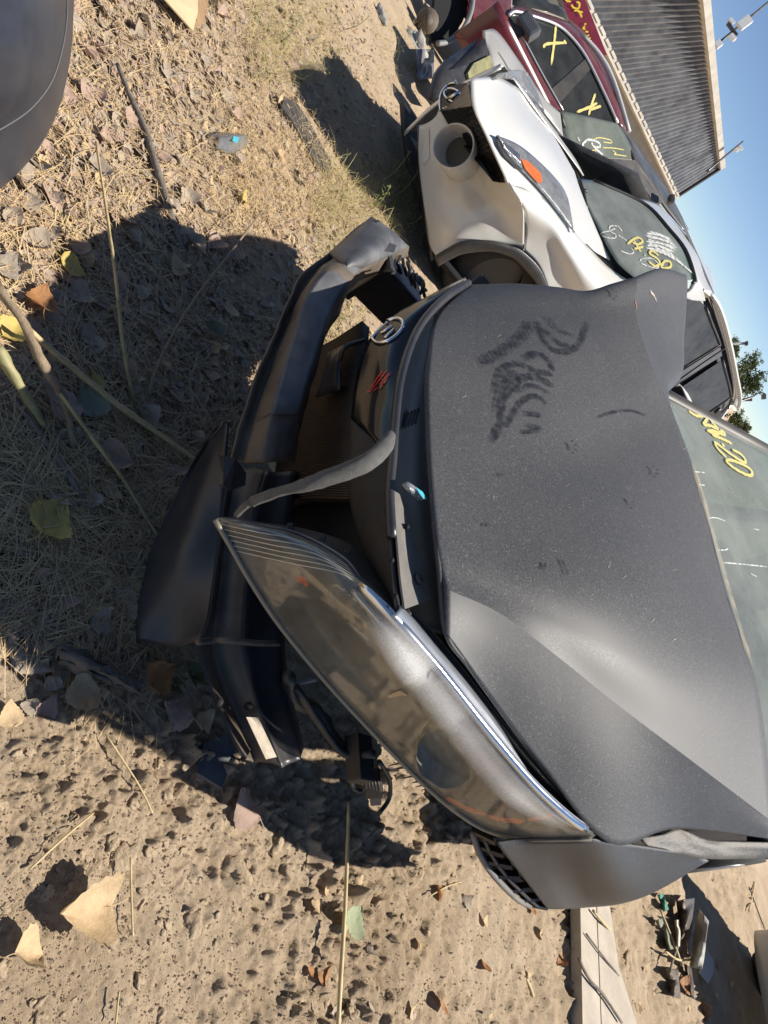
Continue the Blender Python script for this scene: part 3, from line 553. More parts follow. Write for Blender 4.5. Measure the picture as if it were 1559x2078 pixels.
# ================================================================ silver sedan between the crossover and the red car
def silver():
    d = lambda x, y: 7.2+ (y-150)*.004
    P = lambda x, y, k=0: px(x, y, 6.6+(x-980)*.0052+k)
    t = thing('silver_sedan', np.array([-2.6, 7.6, 0]), 'silver sedan with charcoal roof and marked windshield between the crossover and red car', 'car')
    g = [[P(983, 61), P(1009, 63), P(1053, 122), P(1102, 195), P(1137, 229)], [P(983, 80, .02), P(1008, 100, -.03), P(1050, 150, -.03), P(1100, 215, -.03), P(1140, 252)], [P(990, 110, .05), P(1004, 151, .02), P(1045, 172), P(1085, 208), P(1143, 276)]]
    sheet('fender', g, SILV, t, 4, 5, .02)
    sheet('hood', [[P(1000, 140, .03), P(1040, 160, .03), P(1085, 205, .03), P(1145, 272, .03)], [P(985, 190, -.05), P(1040, 220, -.1), P(1100, 280, -.1), P(1180, 350, -.05)]], DGREY, t, 3, 5, .02)  # shadowed side of the silver hood, shade put into the charcoal colour
    hl = plate('headlight', [P(*p, -.05) for p in [(950, 148), (962, 128), (995, 112), (1008, 150), (1000, 168), (955, 170)]], pm('fogged_yellow_lens', (.36, .34, .17), (.22, .20, .10), 12, rough=.25, coat=.5), t, .05)
    g = [[P(912, 140), P(945, 115), P(985, 78)], [P(935, 185), P(960, 165), P(1000, 150)]]; sheet('grille_frame', g, PLAST, t, 3, 3, .05)
    sheet('front_bumper', [[P(905, 120, .1), P(930, 105, .1), P(975, 75, .1)], [P(880, 150, .1), P(900, 150, 0), P(940, 150, -.02)], [P(870, 200, .1), P(900, 210, 0), P(960, 220, 0)]], PLASTB, t, 3, 3, .03)
    W0 = [(1132, 223), (1142, 262), (1153, 300), (1172, 316)]; W1 = [(1188, 235), (1205, 262), (1218, 296), (1228, 319)]; W2 = [(1253, 250), (1270, 275), (1282, 300), (1289, 323)]
    ws = sheet('windshield', [[P(*p, .3) for p in W0], [P(*p, .3) for p in W1], [P(*p, .35) for p in W2]], glassm('sedan_glass', (.35, .42, .38), .42, (.33, .36, .31), .1, 2), t, 4, 4, .005); tr = bvh(ws)
    Q = lambda L_: [[(1130+a/5.193, 200+b/5.193) for a, b in l] for l in L_]
    strokes('white_marking', Q([[(330, 600), (270, 520), (290, 460), (350, 435), (440, 470), (450, 510), (390, 510), (360, 460)], [(390, 520), (490, 600)], [(215, 410), (240, 450)]]), .035, tr, CHK, ws, .006)
    strokes('yellow_marking', Q([[(210, 475), (160, 460), (140, 490), (180, 510), (170, 540), (145, 520), (190, 480)], [(385, 430), (450, 415), (560, 440), (570, 470), (480, 460)], [(470, 520), (600, 525), (710, 545)], [(580, 545), (620, 580), (600, 590), (740, 610)], [(240, 490), (245, 530)], [(340, 560), (400, 545), (410, 570)]]), .014, tr, YEL, ws, .006)
    # pillar, window opening, roof
    V = [P(*p, .3) for p in [(1168, 316), (1228, 321), (1289, 325), (1300, 340), (1318, 368), (1346, 412), (1328, 412), (1303, 374), (1284, 353), (1226, 340), (1174, 333)]]
    plate('window_frame', V, DGREY, t, .05)
    sheet('roof', [[P(1253, 250, .5), P(1276, 283, .4), P(1289, 324, .3), P(1318, 368, .3), P(1348, 414, .3), P(1392, 470, .3)], [P(1270, 266, 1.1), P(1296, 297, 1.1), P(1316, 328, 1.1), P(1343, 366, 1.1), P(1362, 396, 1.0), P(1398, 466, 1.0)]], DGREY, t, 3, 5, .03)
    sheet('cabin_back', [[P(1172, 330, 1.2), P(1240, 345, 1.4), P(1300, 360, 1.3)], [P(1190, 385, 1.2), P(1250, 390, 1.4), P(1345, 425, 1.2)]], DARK, t, 2, 2, .02)
    sheet('seat', [[P(1290, 356, .7), P(1296, 372, .65), P(1288, 394, .7)], [P(1262, 366, .7), P(1266, 380, .62), P(1258, 392, .7)]], pm('red_seat', (.22, .03, .03), rough=.7), t, 4, 4, .08)
    plate('mirror', [P(*p, .15) for p in [(1182, 340), (1218, 338), (1232, 370), (1205, 366), (1188, 360)]], pm('grey_mirror', (.07, .07, .072), rough=.4, dust=.3), t, .05)
    box('mirror', P(1362, 405, .1), [UP, RT, FWD], [.035, .05, .05], DGREY, t, .02)
    tube('wiper', [P(1132, 226, .2), P(1140, 240, .15), P(1146, 258, .2)], .02, PLAST, t)
    # hidden lower body so that it stands on the ground
    S = Frame((-3.85, 5.8, 0), 33)
    sheet('body_side', [[S.w(.82, b, z) for b in (1.2, 2.5, 4.2)] for z in (.2, .6, .78)], SILV, t, 3, 3, .02, face=S.b)
    sheet('body_side', [[S.w(-.82, b, z) for b in (2.4, 3.2, 4.2)] for z in (.2, .5, .7)], SILV, t, 3, 3, .02, face=-S.b)
    for lt, bk in ((.7, 1.0), (.7, 3.6), (-.7, 3.6)): tube('wheel', [S.w(lt-.09, bk, .31), S.w(lt+.09, bk, .31)], .31, TYRE, t, seg=24, n=1)
silver()

# ================================================================ dark red car
def redcar():
    P = lambda x, y, k=0: px(x, y, 8.2+(x-950)*.004+k)
    t = thing('red_car', np.array([-4.6, 9.2, 0]), 'dark red car with yellow crosses on its side windows behind the silver sedan', 'car')
    g = [[P(944, -30), P(985, -30, .1), P(1040, -25, .3)], [P(958, 30, -.05), P(990, 30, 0), P(1036, 18, .1)], [P(955, 85, -.05), P(1000, 66, 0), P(1030, 34, .05)], [P(1010, 130), P(1040, 110), P(1055, 66, .05)], [P(1085, 205), P(1092, 180), P(1104, 156, .05)], [P(1130, 260), P(1138, 244), P(1143, 224, .05)], [P(1150, 300), P(1160, 290), P(1170, 268, .05)]]
    sheet('body_side', g, REDP, t, 5, 5, .03)
    win = [(1033, 31), (1046, 23), (1077, 31), (1128, 49), (1159, 74), (1190, 115), (1226, 187), (1254, 250), (1200, 258), (1143, 224), (1103, 154), (1055, 64)]
    plate('window_backing', [P(*p, .25) for p in win], INNER, t, .02)
    gl = plate('side_window', [P(*p, .06) for p in win], GLASSR, t, .006); tr = bvh(gl)
    Rr = lambda L_: [[(1000+a/3.8975, b/3.8975) for a, b in l] for l in L_]
    strokes('yellow_cross', Rr([[(500, 180), (485, 330), (460, 520)], [(395, 380), (430, 350), (580, 340)], [(560, 320), (580, 350)]]), .045, tr, YEL, gl, .008)
    strokes('yellow_cross', Rr([[(810, 740), (780, 830), (755, 915)], [(660, 890), (760, 850), (825, 815)], [(770, 870), (855, 840)]]), .045, tr, YEL, gl, .008)
    plate('pillar', [P(*p, .045) for p in [(1119, 181), (1190, 118), (1200, 139), (1137, 208)]], pm('satin_black', (.03, .03, .032), rough=.4, dust=.2), t, .02)
    tube('chrome_trim', [P(*p, .03) for p in [(1033, 31), (1046, 23), (1077, 31), (1128, 49), (1159, 74), (1190, 115), (1226, 187), (1254, 250)]], .018, pm('bright_trim', (.8, .8, .8), rough=.3, metal=.5), t, seg=6)
    tube('chrome_trim', [P(*p, .03) for p in [(1055, 64), (1103, 154), (1143, 224)]], .012, pm('bright_trim', (.8, .8, .8)), t, seg=6)
    top = [(1036, 16), (1055, 10), (1100, 25), (1152, 44), (1186, 76), (1222, 135), (1258, 210), (1276, 268)]; bot = [(1033, 31), (1046, 23), (1077, 31), (1128, 49), (1159, 74), (1190, 115), (1226, 187), (1254, 250)]
    sheet('roof_side', [[P(*p, .2) for p in top], [P((p[0]+q_[0])/2, (p[1]+q_[1])/2, .06) for p, q_ in zip(top, bot)], [P(*q_, .05) for q_ in bot]], REDP, t, 4, 5, .02)
    tube('roof_rail', [P(*p, .15) for p in [(1182, 70), (1215, 108), (1245, 165), (1277, 268)]], [.02, .035, .03], pm('rail_grey', (.45, .45, .45), rough=.5), t)
    sheet('windshield', [[P(1042, -30, .4), P(1100, -30, .9), P(1136, -30, 1.2)], [P(1040, 10, .3), P(1100, 20, .35), P(1150, 38, .4)]], GLASSR, t, 3, 3, .005)
    sheet('roof', [[P(*p, .2) for p in top[3:]], [P(p[0]+4, p[1]-6, 1.4) for p in top[3:]]], REDP, t, 3, 4, .03)
    box('mirror', P(1072, 54, -.25), [UP*.8-RT*.5, RT*.8+UP*.5, FWD], [.09, .15, .08], pm('mirror_grey', (.11, .115, .12), rough=.3), t, .04)
    box('mirror_foot', P(1042, 60, -.12), [UP*.6-RT*.8, RT*.6+UP*.8, FWD], [.05, .13, .05], PLAST, t, .03)
    # wheel arch with hub, no tyre
    ar = [P(890+70*math.cos(a), -10+98*math.sin(a), -.03) for a in np.linspace(-.2, 1.6, 10)]; tube('arch_trim', ar, .03, pm('grey_arch', (.2, .2, .2), rough=.6), t)
    plate('wheel_well', [P(885+66*math.cos(a), -10+94*math.sin(a), .15) for a in np.linspace(-1.5, 1.7, 16)], DARK, t, .05)
    hb = P(868, 42, .0); V, Fc = tubegeo([hb, hb+(CAM-hb)/np.linalg.norm(CAM-hb)*.14], [.13, .11], 14, 1); V2, F2 = tubegeo([hb+(CAM-hb)/np.linalg.norm(CAM-hb)*.13, hb+(CAM-hb)/np.linalg.norm(CAM-hb)*.22], [.06, .05], 10, 1); V, Fc = merge([(V, Fc), (V2, F2)])
    mesh('wheel_hub', V, Fc, pm('rusty_hub', (.16, .13, .10), (.09, .07, .055), 14, rough=.8), t)
    R = Frame((-6.0, 7.6, 0), 33)
    for lt in (.85, -.85): sheet('body_shell', [[R.w(lt, b, z) for b in (1.4, 2.6, 4.4)] for z in (.3, .6, .85)], REDP, t, 3, 3, .02, face=R.b*lt)
    for lt in (.75, -.75): tube('wheel', [R.w(lt-.1, 3.6, .36), R.w(lt+.1, 3.6, .36)], .36, TYRE, t, seg=24, n=1)
redcar()

# ================================================================ the wrecked dark grey car
K = Frame((-.12, 1.25, 0), 35)
def wreck():
    t = thing('wrecked_car', K.w(.3, 2.2, 0), 'dusty dark grey wrecked car with buckled hood and its front bumper torn off', 'car')
    off = lambda p, k=.02: p+(CAM-p)/np.linalg.norm(CAM-p)*k
    # ---- hood: columns run from the front edge to the ridge, then over the rear flap
    def colm(pix, d0, d1, k=5, bul=.012):
        P = np.array(pix, float); L_ = np.r_[0, np.cumsum(np.hypot(*np.diff(P[:k+1], axis=0).T))]; L_ /= L_[-1]
        return [px(x, y, 1/((1-s)/d0+s/d1)*(1-bul*math.sin(math.pi*s**1.5))) for (x, y), s in zip(P[:k+1], L_)]
    dz = lambda x, y, z: (z-H)/ray(x, y)[2]
    cols = []
    c1 = colm([(955, 577), (1050, 575), (1130, 582), (1190, 590), (1245, 575), (1290, 563)], dz(955, 577, .87), 2.30)+[px(1345, 545, 2.55), px(1393, 556, 2.82)]
    cols.append([p+FWD*.10+RT*.03-UP*.05 for p in c1]); cols.append(c1)
    cols.append(colm([(886, 640), (980, 637), (1080, 636), (1160, 636), (1230, 630), (1288, 622)], dz(886, 640, .835), 2.26)+[px(1340, 612, 2.52), px(1395, 618, 2.84)])
    cols.append(colm([(866, 745), (960, 735), (1060, 720), (1150, 705), (1230, 695), (1303, 688)], dz(866, 745, .825), 2.22)+[px(1347, 690, 2.48), px(1389, 690, 2.78)])
    cols.append(colm([(866, 850), (960, 840), (1060, 830), (1160, 812), (1250, 788), (1327, 757)], dz(866, 850, .82), 2.20)+[px(1354, 762, 2.38), px(1381, 767, 2.62)])
    def lip(c, x, y, d, k=.05): return c+[px(x-6, y, d+k), px(x-60, y, d+k*1.6)]
    cols.append(lip(colm([(872, 960), (960, 950), (1070, 940), (1170, 925), (1270, 895), (1369, 850)], dz(872, 960, .82), 2.22), 1369, 850, 2.22))
    cols.append(lip(colm([(882, 1080), (980, 1065), (1090, 1050), (1200, 1035), (1310, 1015), (1425, 1000)], dz(882, 1080, .82), 2.16, bul=.03), 1425, 1000, 2.16))
    cols.append(lip(colm([(888, 1130), (1000, 1150), (1120, 1170), (1240, 1190), (1360, 1205), (1477, 1205)], dz(888, 1130, .82), 2.04, bul=.075), 1477, 1205, 2.04))
    cols.append(lip(colm([(896, 1165), (1010, 1210), (1130, 1260), (1260, 1320), (1395, 1375), (1540, 1400)], dz(896, 1165, .82), 1.96, bul=.065), 1540, 1400, 1.96))
    cols.append(lip(colm([(903, 1195), (1015, 1246), (1130, 1332), (1255, 1432), (1400, 1541), (1575, 1672)], dz(903, 1195, .822), 1.93, bul=.03), 1575, 1672, 1.93))
    oe = [(905, 1285), (1000, 1420), (1100, 1555), (1240, 1712), (1375, 1684), (1575, 1705)]; od = [dz(905, 1285, .80), dz(1000, 1420, .785), dz(1100, 1555, .785), dz(1240, 1712, .80), 1.735, 1.95]
    me_ = [(904, 1245), (1008, 1333), (1115, 1444), (1250, 1575), (1390, 1612), (1575, 1690)]
    cols.append(lip([px(x, y, .5*(d+np.linalg.norm((cols[-1][i]-CAM)@FWD))*.998) for i, ((x, y), d) in enumerate(zip(me_, od))], 1575, 1690, 1.93))
    cols.append(lip([px(x, y, d) for (x, y), d in zip(oe, od)], 1575, 1705, 1.95))
    C_ = np.swapaxes(np.array(cols), 0, 1)
    dn = lambda G: (vnoise(G[..., 0], G[..., 1], 2.5, 21)-.5)*.008
    hood = sheet('hood', C_, PAINT, t, 10, 10, .007, sr=(5,), sc=(9,), disp=dn); tr = bvh(hood)
    KC = 10*(len(cols)-1)+1; cr_ = {i*KC+90 for i in range(KC*0+10*7+1)}
    for e_ in hood.data.edges:
        if (e_.vertices[0] in cr_ and e_.vertices[1] in cr_) or all(50*KC+12 <= v_ <= 50*KC+48 for v_ in e_.vertices): e_.use_edge_sharp = True
    tube('hood_hem', [off(px(x, y, dz(x, y, z)), .0) for x, y, z in [(886, 640, .832), (866, 745, .822), (866, 850, .817), (872, 960, .817), (882, 1080, .817), (892, 1165, .817), (905, 1285, .797), (950, 1350, .79), (1000, 1420, .782), (1100, 1555, .782), (1238, 1708, .797)]], .005, PAINT, hood, seg=6)
    # wiped smears, paw prints and dust on the hood
    Z5 = lambda L_: [[(780+a/2.0013, 520+b/2.0013) for a, b in l] for l in L_]
    sm = Z5([[(430, 760), (470, 680), (480, 590), (530, 520), (600, 490), (690, 530)], [(490, 700), (520, 640), (560, 590), (610, 570), (660, 600)], [(440, 560), (470, 470), (540, 440), (620, 470), (685, 480)], [(560, 420), (620, 400), (670, 430), (680, 470)], [(620, 260), (640, 330), (680, 380), (740, 390), (790, 360), (825, 270)], [(640, 290), (700, 350), (760, 370)], [(560, 640), (640, 650)], [(570, 690), (640, 700)], [(550, 720), (630, 710)], [(480, 520), (520, 480), (560, 500)], [(860, 660), (930, 635), (1000, 630), (1060, 650)], [(450, 900), (480, 890)], [(650, 1250), (640, 1280)], [(710, 1230), (740, 1300)], [(400, 1100), (425, 1090)], [(600, 270), (560, 330), (470, 400), (380, 440)], [(660, 250), (700, 300), (770, 330)], [(520, 560), (600, 530), (670, 560)], [(450, 640), (470, 560), (500, 510)]])
    for k, l in enumerate(sm): strokes('wipe_mark', [l], [.030, .022, .026, .03, .026, .03, .02, .018, .016, .03, .012, .014, .012, .014, .01, .035, .02, .018, .02][k], tr, WIPE, hood, .0022+.0002*k)
    for cx, cy, s in ((745, 770, 1.0), (1078, 870, .9), (985, 1000, .8), (915, 150, .8)):
        pw = [[(cx-18*s, cy-18*s), (cx-2*s, cy), (cx+2*s, cy+22*s)], [(cx+14*s, cy-20*s), (cx+20*s, cy-14*s)], [(cx+28*s, cy-4*s), (cx+36*s, cy)], [(cx+28*s, cy+16*s), (cx+36*s, cy+18*s)], [(cx+16*s, cy+30*s), (cx+26*s, cy+32*s)]]
        pw = Z5(pw)
        for j, l in enumerate(pw): strokes('paw_print', [l], .013*s if j == 0 else .008*s, tr, WIPE, hood, .0023+.0001*j)
    for k in range(16):
        x, y = random.uniform(900, 1400), random.uniform(680, 1350); a = random.uniform(0, 3.1); l = random.uniform(5, 16); strokes('scratch', [[(x, y), (x+l*.5*math.cos(a)+1, y+l*.5*math.sin(a)), (x+l*math.cos(a), y+l*math.sin(a))]], random.uniform(.0012, .003), tr, DUSTM, hood, .0021)
    strokes('bare_metal_scrape', [[(1318, 590), (1326, 600), (1332, 612)]], .012, tr, fadem('scrape', (.5, .42, .34), 1.3, 90, .6, .3, .6), hood, .0025); strokes('rust_chip', [[(1288, 610), (1290, 620), (1291, 628)]], .008, tr, fadem('rust', (.42, .13, .06), 1.4, 90, .8, .1, .5), hood, .0025)
    strokes('pale_dust_edge', [[(1392, 900), (1425, 1010), (1475, 1190), (1525, 1350), (1556, 1420)]], .05, tr, fadem('dust_edge', (.45, .38, .27), .55, 25, .9, .2, .7), hood, .0022)
    # ---- torn fender behind the hood and bumper corner below it
    fd = [[px(1300, 1700, 1.70), px(1345, 1694, 1.74), px(1372, 1682, 1.78), px(1400, 1690, 1.80), px(1440, 1704, 1.86), px(1500, 1708, 1.93), px(1610, 1710, 2.05)],
          [px(1310, 1712, 1.70), px(1352, 1716, 1.75), px(1385, 1716, 1.785), px(1415, 1722, 1.82), px(1450, 1722, 1.86), px(1500, 1724, 1.93), px(1610, 1726, 2.05)],
          [px(1330, 1724, 1.73), px(1375, 1732, 1.79), px(1405, 1739, 1.83), px(1435, 1743, 1.87), px(1470, 1744, 1.92), px(1510, 1743, 1.97), px(1610, 1741, 2.1)],
          [p+FWD*.1 for p in [px(1330, 1722, 1.75), px(1375, 1731, 1.8), px(1405, 1738, 1.85), px(1435, 1742, 1.9), px(1470, 1743, 1.95), px(1510, 1742, 2.0), px(1610, 1740, 2.1)]]]
    sheet('fender', fd, pm('bent_skin', (.035, .035, .036), (.06, .058, .055), 30, rough=.5, dust=.4, dscale=12, bump=.3, bscale=90), t, 5, 6, .004)
    up_ = [(1008, 1712), (1060, 1706), (1120, 1704), (1210, 1705), (1300, 1718), (1425, 1738)]; lo_ = [(1112, 1845), (1140, 1845), (1190, 1842), (1260, 1834), (1335, 1808), (1432, 1744)]
    zu = [.60, .64, .70, .78, .80, .84]; zl = [.44, .45, .47, .50, .58, .78]
    gU = [pz(x, y, z) for (x, y), z in zip(up_[:4], zu)]+[px(1300, 1718, 1.66), px(1425, 1739, 1.86)]; gL = [pz(x, y, z) for (x, y), z in zip(lo_[:3], zl)]+[px(1262, 1834, 1.95), px(1338, 1806, 1.95), px(1436, 1745, 1.92)]
    gM = [off((a+b)/2, k) for a, b, k in zip(gU, gL, (.02, .04, .05, .05, .03, .0))]
    bc = sheet('bumper_corner', [gU, gM, gL, [p+FWD*.12-UP*.01 for p in gL]], PAINT, t, 8, 8, .006)
    lg = [(960, 1690), (975, 1735), (1005, 1780), (1050, 1825), (1075, 1838)]; lu = [(1005, 1712), (1030, 1750), (1055, 1782), (1085, 1815), (1112, 1845)]
    A0 = [pz(x, y, .50-.02*i) for i, (x, y) in enumerate(lg)]; B0 = [pz(x, y, .57-.03*i) for i, (x, y) in enumerate(lu)]
    gf = sheet('lower_grille', [[p+FWD*.03 for p in B0], [(a+b)/2+FWD*.05 for a, b in zip(A0, B0)], [p+FWD*.03 for p in A0]], PLAST, bc, 4, 6, .006)
    for k in range(7):
        s = k/6*3.99; i = int(s); f = s-i; a = A0[i]*(1-f)+A0[i+1]*f; b = B0[i]*(1-f)+B0[i+1]*f
        V, Fc = boxgeo((a+b)/2+FWD*.015, [b-a, FWD, np.cross(b-a, FWD)], [np.linalg.norm(b-a)/2, .016, .004]); mesh('grille_slat', V, Fc, PLAST, gf, smooth=False)
    tube('grille_rail', [(a*.5+b*.5)+FWD*.005 for a, b in zip(A0, B0)], .005, PLAST, gf, seg=6); tube('grille_rail', A0, .008, GREYPL, gf, seg=6)
    # ---- headlight
    low = [(437, 1055), (470, 1112), (510, 1182), (570, 1272), (660, 1382), (760, 1490), (850, 1582), (930, 1650), (1000, 1690), (1085, 1703), (1200, 1702)]
    upp = [(442, 1054), (590, 1080), (695, 1133), (738, 1185), (806, 1252), (892, 1350), (992, 1476), (1082, 1583), (1152, 1650), (1190, 1680), (1213, 1693)]
    zl = [.50, .49, .48, .47, .46, .47, .50, .54, .58, .66, .775]; zu = [.51, .60, .68, .72, .765, .775, .78, .785, .79, .79, .79]
    LO = [pz(x, y, z) for (x, y), z in zip(low, zl)]; UU = [pz(x, y, z) for (x, y), z in zip(upp, zu)]
    bul = [0, .02, .04, .055, .06, .065, .065, .06, .05, .03, .005]
    def lensrow(k, extra=0, sc=1): return [off(a*(1-k)+b*k, bb*sc*1.25*math.sin(math.pi*min(1, max(0, k))**1.9)+extra) for a, b, bb in zip(LO, UU, bul)]
    hs = thing
    back = [[p+FWD*.01 for p in lensrow(0)], [p+FWD*.11 for p in lensrow(.25)], [p+FWD*.15 for p in lensrow(.55)], [p+FWD*.09 for p in lensrow(.85)], [p+FWD*.01 for p in lensrow(1)]]
    bowl = pm('lamp_bowl', (.03, .03, .03), (.26, .26, .255), 6, rough=.32, metal=.35)
    hl = sheet('headlight', back, bowl, t, 6, 6, .004)
    lens = sheet('lens', [lensrow(0), lensrow(.2), lensrow(.42), lensrow(.64), lensrow(.84), lensrow(1)], LENS, hl, 6, 7, .003)
    tl = bvh(lens); tb = bvh(hl)
    rim = lensrow(0)+lensrow(1)[::-1]+[lensrow(0)[0]]
    tube('lens_rim', [p for p in lensrow(0, .004)], .0055, pm('clear_rim', (.22, .20, .15), rough=.3, coat=.4), hl, seg=6)
    # bright upper flange of the lamp
    fl = [(806, 1240), (830, 1262), (880, 1318), (940, 1392), (1000, 1470), (1060, 1540)]; fu = [(812, 1232), (842, 1262), (900, 1330), (955, 1400), (1008, 1468), (1064, 1538)]
    f0 = [pz(x, y, .775) for x, y in [(800, 1250), (824, 1275), (880, 1340), (940, 1415), (1000, 1490), (1062, 1565)]]; f1 = [pz(x, y, .765) for x, y in [(812, 1226), (846, 1262), (904, 1330), (962, 1402), (1018, 1478), (1066, 1560)]]
    sheet('upper_flange', [f0, [(a+b)/2+np.array([0, 0, .006]) for a, b in zip(f0, f1)], f1], ALU, hl, 4, 6, .004)
    tube('flange_seal', [pz(x, y, .752) for x, y in [(820, 1236), (880, 1295), (940, 1370), (1000, 1448), (1060, 1525), (1130, 1605), (1200, 1670)]], .008, PLAST, hl, seg=6)
    tube('chrome_strip', [p for p in lensrow(.97, .004)[3:10]], .010, CHROME, hl, seg=8)
    tube('chrome_strip', [p+FWD*.012 for p in lensrow(.86, 0)[3:10]], .006, CHROME, hl, seg=8)
    # ribs moulded in the lens tip
    for k in range(6):
        a = (448+k*6, 1062+k*11); b = (610+k*16, 1100+k*13); c = (705+k*4, 1150+k*8); V, Fc, A = strokegeo([a, ((a[0]+b[0])/2, (a[1]+b[1])/2), b, c], .0022, tl, .0015, 6)
        if V: mesh('lens_rib', V, Fc, pm('rib_clear', (.45, .43, .36), rough=.3), lens)
    # circular bowls and amber strips behind the lens
    circ = lambda cx, cy, r, a0, a1, e=1: [(cx+r*math.cos(a), cy+r*e*math.sin(a)) for a in np.linspace(a0, a1, 14)]
    for (cx, cy, r, a0, a1, w) in ((905, 1540, 75, 1.2, 5.2, .004), (905, 1540, 60, 1.6, 3.4, .002), (690, 1225, 50, 2.2, 5.4, .003), (735, 1250, 45, 2.6, 4.6, .002)):
        V, Fc, A = strokegeo(circ(cx, cy, r, a0, a1), w, tl, -.03, 4)
        if V: mesh('reflector_ring', V, Fc, pm('ring_metal', (.50, .48, .42), rough=.25, metal=.7), hl)
    for cx, cy, r in ((908, 1540, 62),):
        c = tl.ray_cast(Vector(CAM), Vector(ray(cx, cy)).normalized())[0]; c = np.array(c)+FWD*.012; dd = (c-CAM)@FWD; R0 = r*dd/FP; V = []; Fc = []
        for i, (h, k) in enumerate(((0, 1), (.012, .93), (.03, .7), (.045, .38), (.048, .05))):
            for q in range(28): a = 2*math.pi*q/28; V.append(c+FWD*h+(UP*math.cos(a)+RT*math.sin(a)*1.05)*R0*k)
        for i in range(4):
            for q in range(28): Fc.append((i*28+q, i*28+(q+1) % 28, i*28+28+(q+1) % 28, i*28+28+q))
        mesh('reflector_bowl', V, Fc, pm('bowl_mirror', (.30, .295, .27), (.20, .195, .18), 30, rough=.5), hl)
    V, Fc, A = strokegeo([(705, 1195), (722, 1235), (760, 1300), (815, 1375), (870, 1425)], .003, tl, -.02, 6); mesh('reflector_edge', V, Fc, pm('ring_metal', (.50, .48, .42), rough=.25, metal=.7), hl)
    bulb = [(905, 1520, .030), (720, 1230, .026)]
    for x, y, r in bulb:
        h = tb.ray_cast(Vector(CAM), Vector(ray(x, y)).normalized()); c = np.array(h[0]); V, Fc = tubegeo([c, off(c, .03), off(c, .06)], [r*1.4, r, r*.5], 14, 2); mesh('bulb_socket', V, Fc, pm('socket', (.20, .18, .15), rough=.35, metal=.5), hl)
    for l, w in (([(905, 1622), (950, 1645), (985, 1655)], .022), ([(992, 1660), (1030, 1668), (1060, 1668)], .024), ([(1072, 1668), (1100, 1662), (1125, 1655)], .018), ([(600, 1175), (612, 1180), (622, 1188)], .012)):
        V, Fc, A = strokegeo(l, w*1.25, tl, -.003, 6)
        if V: mesh('amber_reflector', V, Fc, AMBER, hl)
    strokes('sunlit_haze_band', [lensrow_px for lensrow_px in [[(745, 1235), (790, 1282), (850, 1356), (920, 1448), (996, 1552), (1072, 1630), (1150, 1678)]]], .080, tl, fadem('lens_haze_light', (.80, .79, .75), 1.25, 260, .6, -.5, .6), lens, .003, True)  # pale band paints in the sunlit top of the hazed lens
    plate('dried_leaf_bit', [off(np.array(tl.ray_cast(Vector(CAM), Vector(ray(x, y)).normalized())[0]), .004) for x, y in [(785, 1412), (812, 1402), (828, 1412), (815, 1411), (790, 1416)]], pm('leaf_bit', (.42, .34, .22), rough=.8), hl, .002)
    # housing seen behind the inner edge, with clips
    hi = [pz(x, y, z) for x, y, z in [(470, 1058, .52), (600, 1078, .60), (690, 1108, .66), (745, 1150, .70), (790, 1215, .74)]]
    sheet('lamp_housing', [[p for p in UU[1:5]]+[UU[5]], [p+FWD*.05+UP*.012 for p in hi], [p+FWD*.16 for p in hi]], PLAST, hl, 4, 5, .005)
    for x, y, z in ((590, 1072, .575), (655, 1094, .625), (705, 1128, .66)): box('clip', pz(x, y, z), [UP, RT, FWD], [.006, .010, .006], PLAST, hl, .002)
    # ---- glossy upper grille panel with oval badge
    lo_ = [(944, 562, .86), (885, 592, .84), (800, 640, .76), (747, 692, .70), (722, 770, .665), (712, 850, .655), (708, 950, .65), (714, 1040, .65), (742, 1130, .665), (800, 1240, .70)]
    hi_ = [(951, 574, .87), (895, 612, .85), (846, 672, .81), (815, 760, .785), (803, 850, .77), (797, 930, .765), (791, 1000, .765), (795, 1090, .765), (800, 1170, .765), (806, 1243, .765)]
    a_ = [pz(*p) for p in lo_]; b_ = [pz(*p) for p in hi_]; mids = [off((p+q_)/2, .02) for p, q_ in zip(a_, b_)]
    gu = sheet('upper_grille_panel', [[x[:6][i] for i in range(6)] for x in (a_, mids, b_)], GLOSSB, t, 6, 6, .006); tg = bvh(gu)
    sheet('upper_bumper_strip', [[x[5:][i] for i in range(5)] for x in (a_, mids, b_)], pm('grained_plastic', (.008, .008, .009), (.018, .0175, .017), 160, rough=.7, bump=.5, bscale=500, dust=.08, dscale=8), t, 5, 6, .006)
    def cast(x, y, k):
        r = Vector(ray(x, y)).normalized(); h = tg.ray_cast(Vector(CAM), r)
        if h[0] is None: h = tg.find_nearest(Vector(px(x, y, 1.75)))
        return off(np.array(h[0]), k)
    el = [(787+31*math.cos(a)*.95-10*math.sin(a), 671+24*math.sin(a)-6*math.cos(a)) for a in np.linspace(0, 2*math.pi, 21)]
    bd = tube('oval_badge', [cast(x, y, .006) for x, y in el], .0045, CHROME, gu, n=2)
    for l in ([(770, 662), (784, 655)], [(773, 676), (797, 662)], [(781, 686), (800, 668)]): tube('badge_letter', [cast(*l[0], .007), cast(*l[1], .007)], .004, CHROME, bd, n=1, seg=6)
    for k, l in enumerate(([(740, 806), (760, 778), (780, 750)], [(748, 800), (768, 776), (786, 752)], [(758, 798), (775, 778), (790, 758)], [(770, 792), (782, 776), (794, 756)])): strokes('painted_red_glint', [l], .007, tg, fadem('red_reflection_paint', (.50, .008, .015), 1.2, 130, .15, .35, .6), gu, .002+.0004*k)  # red reflection painted onto the gloss panel as fading strokes
